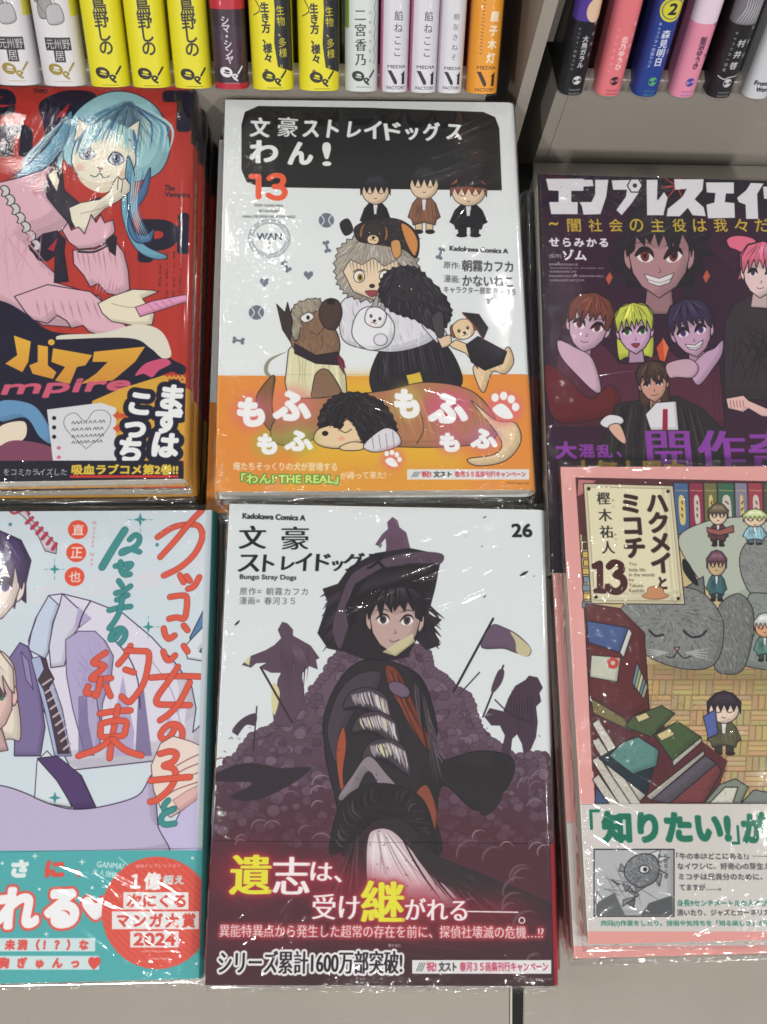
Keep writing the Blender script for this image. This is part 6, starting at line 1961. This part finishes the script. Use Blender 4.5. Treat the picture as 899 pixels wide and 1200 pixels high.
# ------------------------------------------------------------------ the two display stands
def stand(label, base, riser_x, panel, ledge_deg):
    """base board, upright riser board, side panel and the tilted ledge the standing books lean on"""
    root = bpy.data.objects.new('display_stand', None)
    COL.objects.link(root)
    describe(root, label, 'display stand')
    link('base_board', prism('base_board', base, -18, 0, 0.4), M_BOARD, root)
    x0, x1 = riser_x
    link('riser_board', box_mesh('riser_board', x0, 270, -60, x1, 276, 60.0, 0.5), M_BOARD, root)
    a, b, y0, y1 = panel
    link('side_panel', box_mesh('side_panel', a, y0, -100, b, y1, 150 if y1 > 400 else 58, 0.5), M_BOARD, root)
    if y1 < 400:
        link('side_panel', box_mesh('side_panel', 84.6, 290, 58.5, 89.0, 420, 150, 0.4), M_BOARD, root)
    # the ledge, turned so that it is square to the leaning books
    L = math.radians(ledge_deg)
    led = link('book_ledge', box_mesh('book_ledge', x0, 0, -5, x1, 150, 0, 0.4), M_BOARD, root)
    led.location = (0, 276.5 * MM, (60 - (LEDGE_DROP + 6 * math.tan(L))) * MM)
    led.rotation_euler = (-L, 0, 0)
    bk = link('back_board', box_mesh('back_board', x0, 133, 0, x1, 138, 210, 0.4), M_BOARD, root)
    bk.location = led.location
    bk.rotation_euler = (-L, 0, 0)
    return root


LEAN_A, LEAN_B, LEDGE_DROP = 43.0, 22.0, 5.0
st1 = stand('wide beige stand under the puppy comic, the ribbon comic and the yellow spines',
            [(-560, -250), (59.2, -250), (80, 269.5), (-560, 269.5)], (-560, 60), (74.6, 80.2, 270, 420), LEAN_A)
st2 = stand('beige stand under the pink library comic and the standing blue and black spines',
            [(63.0, -250), (560, -250), (560, 269.5), (90.8, 269.5)], (97, 560), (91, 96.8, 270, 309), LEAN_B)
# pale edge bands on the two long edges that face the dark gap
link('edge_band', prism('edge_band', [(59.4, -250), (60.3, -250), (81.0, 269.5), (80.2, 269.5)], -18, 0.15, 0.1), M_EDGE, st1)
link('gap_shade_strip', prism('gap_shade_strip', [(60.4, -250), (62.9, -250), (90.7, 269.5), (81.1, 269.5)], -18, -1.0, 0.1), M_BLACK, st2)  # black strip added so the open gap reads as deep shade
fl = link('floor', box_mesh('floor', -1500, -1500, -420, 1500, 1500, -400), M_DARK)
fl['kind'] = 'structure'

# ------------------------------------------------------------------ stacks of comics lying flat
MATS = {}
for key, fn in (('puppy', art_puppy), ('cloak', art_cloak), ('ribbon', art_ribbon), ('jacket', art_jacket), ('busts', art_busts), ('library', art_library)):
    sh = fn()
    MATS[key] = (print_material('print_' + key, sh), sh.w)

FILM = {
    'puppy': dict(l=1.0, r=.5, b=1.0, t=.8, lw=10, creases=[(40, 60, 22, 10, 14, 12, 16, .12), (30, -58, -24, 14, 6, 14, 16, .16), (-10, 86, 4, 30, 2, 12, 9, .12), (48, 30, 60, 6, 10, 8, 10, .10), (45, -75, -16, 10, 6, 10, 10, .12)]),
    'cloak': dict(l=1.1, r=.3, b=1.0, t=.5, lw=8, creases=[(30, 66, 17, 16, 10, 26, 22, .15), (44, -40, -34, 10, 16, 14, 18, .12), (-20, 84, -8, 20, 4, 8, 14, .1), (36, 10, 4, 10, 12, 8, 8, .10), (-40, -60, 40, 8, 12, 10, 8, .12)]),
    'ribbon': dict(l=.4, r=.5, b=1.0, t=.9, rw=4, creases=[(24, 20, 86, 16, 20, 10, 30, .10), (-6, 70, 70, 14, 8, 6, 14, .12), (40, 84, 10, 20, 3, 10, 10, .12)]),
    'jacket': dict(l=.4, r=.4, b=.9, t=.8, creases=[(38, -66, -32, 14, 8, 26, 18, .17), (50, 62, 32, 8, 12, 16, 12, .12), (0, 82, 80, 30, 3, 12, 5, .10)]),
    'busts': dict(l=.9, r=.3, b=.8, t=.9, lw=8, creases=[(-10, 70, 20, 30, 14, 10, 14, .10), (-30, -20, 5, 14, 16, 10, 12, .09), (-50, 84, -30, 8, 4, 6, 10, .12)]),
    'library': dict(l=1.5, r=.3, b=1.5, t=1.0, lw=17, bw=12, creases=[(-42, -30, -30, 8, 22, 24, 8, .13), (-30, 84, 4, 20, 3, 14, 10, .13), (-20, -78, 30, 24, 6, 20, 9, .14)]),
}
LOWFILM = dict(step=1.6, l=.6, b=.6, t=.6, r=.4)
GROUPS = {
    'puppy': 'stacked copies of the white comic with puppies', 'cloak': 'stacked copies of the white comic with a cloak',
    'ribbon': 'stacked copies of the red comic with turquoise and pink drawing', 'jacket': 'stacked copies of the pale comic with a lilac jacket',
    'busts': 'stacked copies of the dark comic with grouped busts', 'library': 'stacked copies of the pink comic with a reading room',
}
TOPS = {
    'puppy': 'topmost white comic with black title box, number 13 and orange band of puppies',
    'cloak': 'topmost white comic numbered 26, dark cloak over a purple heap, dark red band',
    'ribbon': 'topmost red comic with a turquoise and pink drawing and an orange title',
    'jacket': 'topmost pale blue comic with lilac jacket, handwritten red title and teal band',
    'busts': 'topmost dark purple comic with blocky white title and overlapping coloured heads of hair',
    'library': 'topmost pink-bordered comic with cream title plate, big grey furry animal and pale band',
}
SHORT = {'puppy': 'white comic with orange band and number 13', 'cloak': 'white comic with dark red band and number 26', 'ribbon': 'red comic with orange title',
         'jacket': 'pale comic with lilac jacket and teal band', 'busts': 'dark comic with blocky white title', 'library': 'pink comic with cream title plate'}
BANDS = {'puppy': 49.2, 'cloak': 49.0, 'ribbon': 42.0, 'jacket': 45.6, 'busts': 24, 'library': 47.8}
# offsets of the lower copies (x, y, turn), from the second downward
LOWER = {
    'puppy': [(-.4, .5, .2), (-6.6, -3.5, -.4), (-5.6, -2.0, .3)],
    'cloak': [(3.6, 1.4, .3), (4.2, .6, -.2)],
    'ribbon': [(1.0, -.6, -.5), (.6, .8, -.8), (1.8, .4, -1.1)],
    'jacket': [(-.8, .5, .3)],
    'busts': [(-3.4, .4, -.2), (-3.0, 1.2, .4)],
    'library': [(-2.6, -7.6, .15), (-1.2, -7.0, -.3), (-2.0, -6.0, .1)],
}
ORD = ['second', 'third', 'bottom']
for n, key in enumerate(SPOT):
    x, y, r, zt = SPOT[key]
    T = THICK[key]
    m, wc = MATS[key]
    gap = (zt - T * (len(LOWER[key]) + 1)) / (len(LOWER[key]) + 1)
    bk = make_book(T - 0.2, m, wc, band=BANDS[key], film=FILM[key], seed=10 + n)
    place(bk, x, y, zt - T / 2, r)
    describe(bk, TOPS[key], 'comic book', GROUPS[key])
    low = None
    k = len(LOWER[key])
    for i, (dx, dy, dr) in enumerate(LOWER[key]):
        if low is None:
            low = make_book(T - 0.2, m, wc, band=BANDS[key], film=LOWFILM, seed=40 + n)
            b2 = low
        else:
            b2 = copy_book(low)
        place(b2, x + dx, y + dy, zt - T * 1.5 - (T + gap) * i - gap, r + dr)
        word = 'bottom' if i == k - 1 else ORD[i]
        describe(b2, '%s copy in the stack of the %s' % (word, SHORT[key]), 'comic book', GROUPS[key])


# ------------------------------------------------------------------ comics standing on the ledges, spine outward
def stand_book(bk, x, lean, T, y0=261.5, z0=60.5):
    """spine facing out and leaning back; (y0, z0) is the foot of the spine, x the middle of its width"""
    L = math.radians(lean)
    s = Vector((0, -math.cos(L), math.sin(L)))
    h = Vector((0, math.sin(L), math.cos(L)))
    t = s.cross(h)
    foot = Vector((x, y0, z0))
    c = foot - s * (BW / 2 + 1) + h * (BH / 2)
    m = Matrix.Identity(4)
    for i in range(3):
        m[i][0], m[i][1], m[i][2], m[i][3] = s[i], h[i], t[i], c[i] * MM
    bk.matrix_world = m


def spine_material(name, s):
    m, nt, b = mat(name)
    t = nt.nodes.new('ShaderNodeTexImage')
    t.image = s.image(name)
    t.extension = 'EXTEND'
    uv = nt.nodes.new('ShaderNodeTexCoord')
    mp = nt.nodes.new('ShaderNodeMapping')
    mp.inputs['Scale'].default_value = (1, BH / s.h, 1)     # the sheet covers the lower 90 mm
    nt.links.new(uv.outputs['UV'], mp.inputs['Vector'])
    nt.links.new(mp.outputs['Vector'], t.inputs['Vector'])
    nt.links.new(t.outputs['Color'], b.inputs['Base Color'])
    b.inputs['Roughness'].default_value = 0.45
    b.inputs['Coat Weight'].default_value = 0.0
    b.inputs['Specular IOR Level'].default_value = 0.3
    b.inputs['Coat Roughness'].default_value = 0.08
    add_bump(nt, b, 45, 0.25, 0.0012)
    return m


def px_a(px): return -103.3 + (px - 128) * 0.3655          # places along the long ledge
def px_b(px): return 94.8 + (px - 668) * 0.3761            # places along the other ledge


G1, G2 = 'comics standing spine out above the wide stand', 'comics standing spine out on the other stand'
standing = [
    (-24, 17, 'grey', 'white spine with grey drawings, standing, cut by the picture edge', None),
    (22, 17.2, 'grey', 'white spine with grey drawings and black name box, second from the left end', None),
    (75, 17.4, 'grey', 'white spine with grey drawings and a yellow edge, beside the first yellow spine', None),
    (128, 16.4, 'yellow', 'plain yellow spine beside the white spines with grey drawings', None),
    (176, 16.2, 'yellow', 'plain yellow spine, middle one of the three alike', None),
    (224.5, 15.8, 'yellow', 'plain yellow spine beside the dark maroon spine', None),
    (269.5, 14.2, 'maroon', 'dark maroon spine with red top and white katakana', None),
    (318, 17.6, 'many', 'yellow spine with black patch, beside the maroon spine', None),
    (372.5, 17.2, 'many', 'yellow spine with black patch, beside the pale green-edged spine', None),
    (422, 14.0, 'green', 'pale grey-green spine with four black characters', None),
    (460.5, 12.0, 'nekoko', 'white spine with four small characters, next to the grey-green spine', None),
    (494.5, 12.0, 'nekoko', 'white spine with four small characters, pink edge, between two white ones', None),
    (526, 11.2, 'kiri', 'white spine with five thin characters, next to the orange spine', None),
    (565, 13.4, 'orange', 'orange spine with pale characters, last of the long row', None),
]
cache = {}
for px, T, kind, label, _ in standing:
    if (kind, T) not in cache:
        if kind not in MATS:
            s = {'grey': lambda: spine_grey(17.2), 'yellow': lambda: spine_yellow(16.2), 'maroon': lambda: spine_maroon(14.2), 'many': lambda: spine_many(17.4),
                 'green': lambda: spine_green(14.0), 'nekoko': lambda: spine_white(12.0, '餡ねここ', 29, 15.6, (76, 74, 80), 3.9, (204, 110, 150)),
                 'kiri': lambda: spine_white(11.2, '桐灰きねそ', 29, 14, (96, 94, 100), 2.6, (190, 170, 190)), 'orange': lambda: spine_orange(13.4)}[kind]()
            MATS[kind] = (spine_material('print_' + kind, s), s.w)
        m, wc = MATS[kind]
        b = make_book(T, m, wc, rc=5.5, bulge=1.6, e=2.5, film=dict(mat=M_FILM_SPINE, fin=1.2, step=2.2, l=.2, b=.5, t=.3, r=.2, creases=()), seed=70 + len(cache))
        cache[(kind, T)] = b
    else:
        b = copy_book(cache[(kind, T)])
    stand_book(b, px_a(px), LEAN_A, T)
    describe(b, label, 'comic book', G1)

row2 = [
    (669, 10.9, 'black spine with white title and violet top, first on the shorter ledge', dict(base=(30, 30, 36), main='大鳥ガラル', side='セラワタ・西條コロロ', ink=(222, 220, 224), disc=(206, 206, 206), disc2=(50, 50, 56), extra='悪徳領主', top=(84, 60, 150))),
    (712, 11.3, 'salmon pink spine with pale lettering, between the black and the blue spine', dict(base=(226, 120, 128), main='北乃ゆうひ', em=2.8, a=24.5, b=13, side='ニシカワエイト', ink=(238, 222, 222), disc=(70, 40, 50), disc2=(206, 120, 130), extra='転生悪女')),
    (755.5, 11.4, 'blue spine with a yellow numbered disc near its top', dict(base=(36, 62, 142), main='森見明日', em=3.8, a=27, b=15.4, side='キャラクター原案サウチ', ink=(232, 230, 236), disc=(90, 170, 110), disc2=(36, 62, 142), extra='リス')),
    (799, 11.2, 'rose pink spine with dark lettering, beside the blue spine', dict(base=(226, 142, 168), main='飯沼ゆうき', em=2.9, a=25, b=14, side='', ink=(60, 36, 60), disc=(72, 76, 160), disc2=(200, 140, 180), extra='甘寧', top=(226, 206, 220))),
    (842, 11.2, 'black spine with grey figure art at the top, beside the rose spine', dict(base=(34, 32, 36), main='村井啓', em=3.4, a=24, b=14.5, side='キャラクター原案', ink=(214, 212, 216), disc=(196, 196, 200), disc2=(60, 60, 66), extra='中里緒', top=(120, 116, 124))),
    (886, 11.6, 'white spine with black lettering reading Works at its foot', dict(base=(206, 206, 212), main='誉', side='', ink=(44, 44, 50), disc=(206, 206, 212), disc2=(206, 206, 212), extra='')),
    (931, 11.6, 'dull green spine past the white one, cut by the picture edge', dict(base=(90, 120, 100), main='緑', side='', ink=(230, 230, 230), disc=(206, 206, 212), disc2=(60, 90, 70), extra='')),
]
for i, (px, T, label, kw) in enumerate(row2):
    kw.setdefault('em', 2.7)
    s = spine_story(T, **kw)
    c = BW + T / 2
    if i == 2:
        s.oval((c, 37), 5.4, 5.0, (214, 206, 60))
        s.oval((c, 37), 4.4, 4.0, (36, 62, 142)); s.oval((c, 37), 4.1, 3.7, (214, 206, 60))
        s.text('2', (c - 1.6, 35), (c + 1.6, 35), 4.2, (40, 40, 60), bold=.25)
    if i == 0:
        s.oval((c + 2, 36), 4, 5, (222, 190, 160))
    if i == 4:
        for q in range(8):
            s.stroke([(c - 5 + q * 1.3, 32), (c - 3 + q, 38), (c - 4 + q * 1.2, 44)], .4, (190, 186, 192), taper=True)
        s.stroke([(c - 5, 9.5), (c - 2, 8.5), (c, 9.4), (c + 5, 9.6)], .5, (196, 196, 200))
    if i == 5:
        s.rect(BW - 2, 1, BW + 14, 10.2, (206, 206, 212))
        s.text('Frontier', (c - 4.6, 6.0), (c + 4.6, 6.0), 1.9, (34, 34, 40), bold=.16)
        s.text('Works', (c - 3.0, 3.2), (c + 3.6, 3.2), 1.9, (34, 34, 40), bold=.16)
        s.rect(c - 1.2, 16, c + 1.4, 24, (50, 50, 56))
    m = spine_material('print_row_%d' % i, s)
    b = make_book(T, m, s.w, rc=5.0, bulge=1.2, e=2.5, film=dict(mat=M_FILM_SPINE, fin=1.2, step=2.0, l=.2, b=.5, t=.3, r=.2, creases=()), seed=90 + i)
    stand_book(b, px_b(px), LEAN_B, T)
    describe(b, label, 'comic book', G2)

bpy.data.objects.remove(_to)
for me in list(bpy.data.meshes):
    if me.users == 0:
        bpy.data.meshes.remove(me)
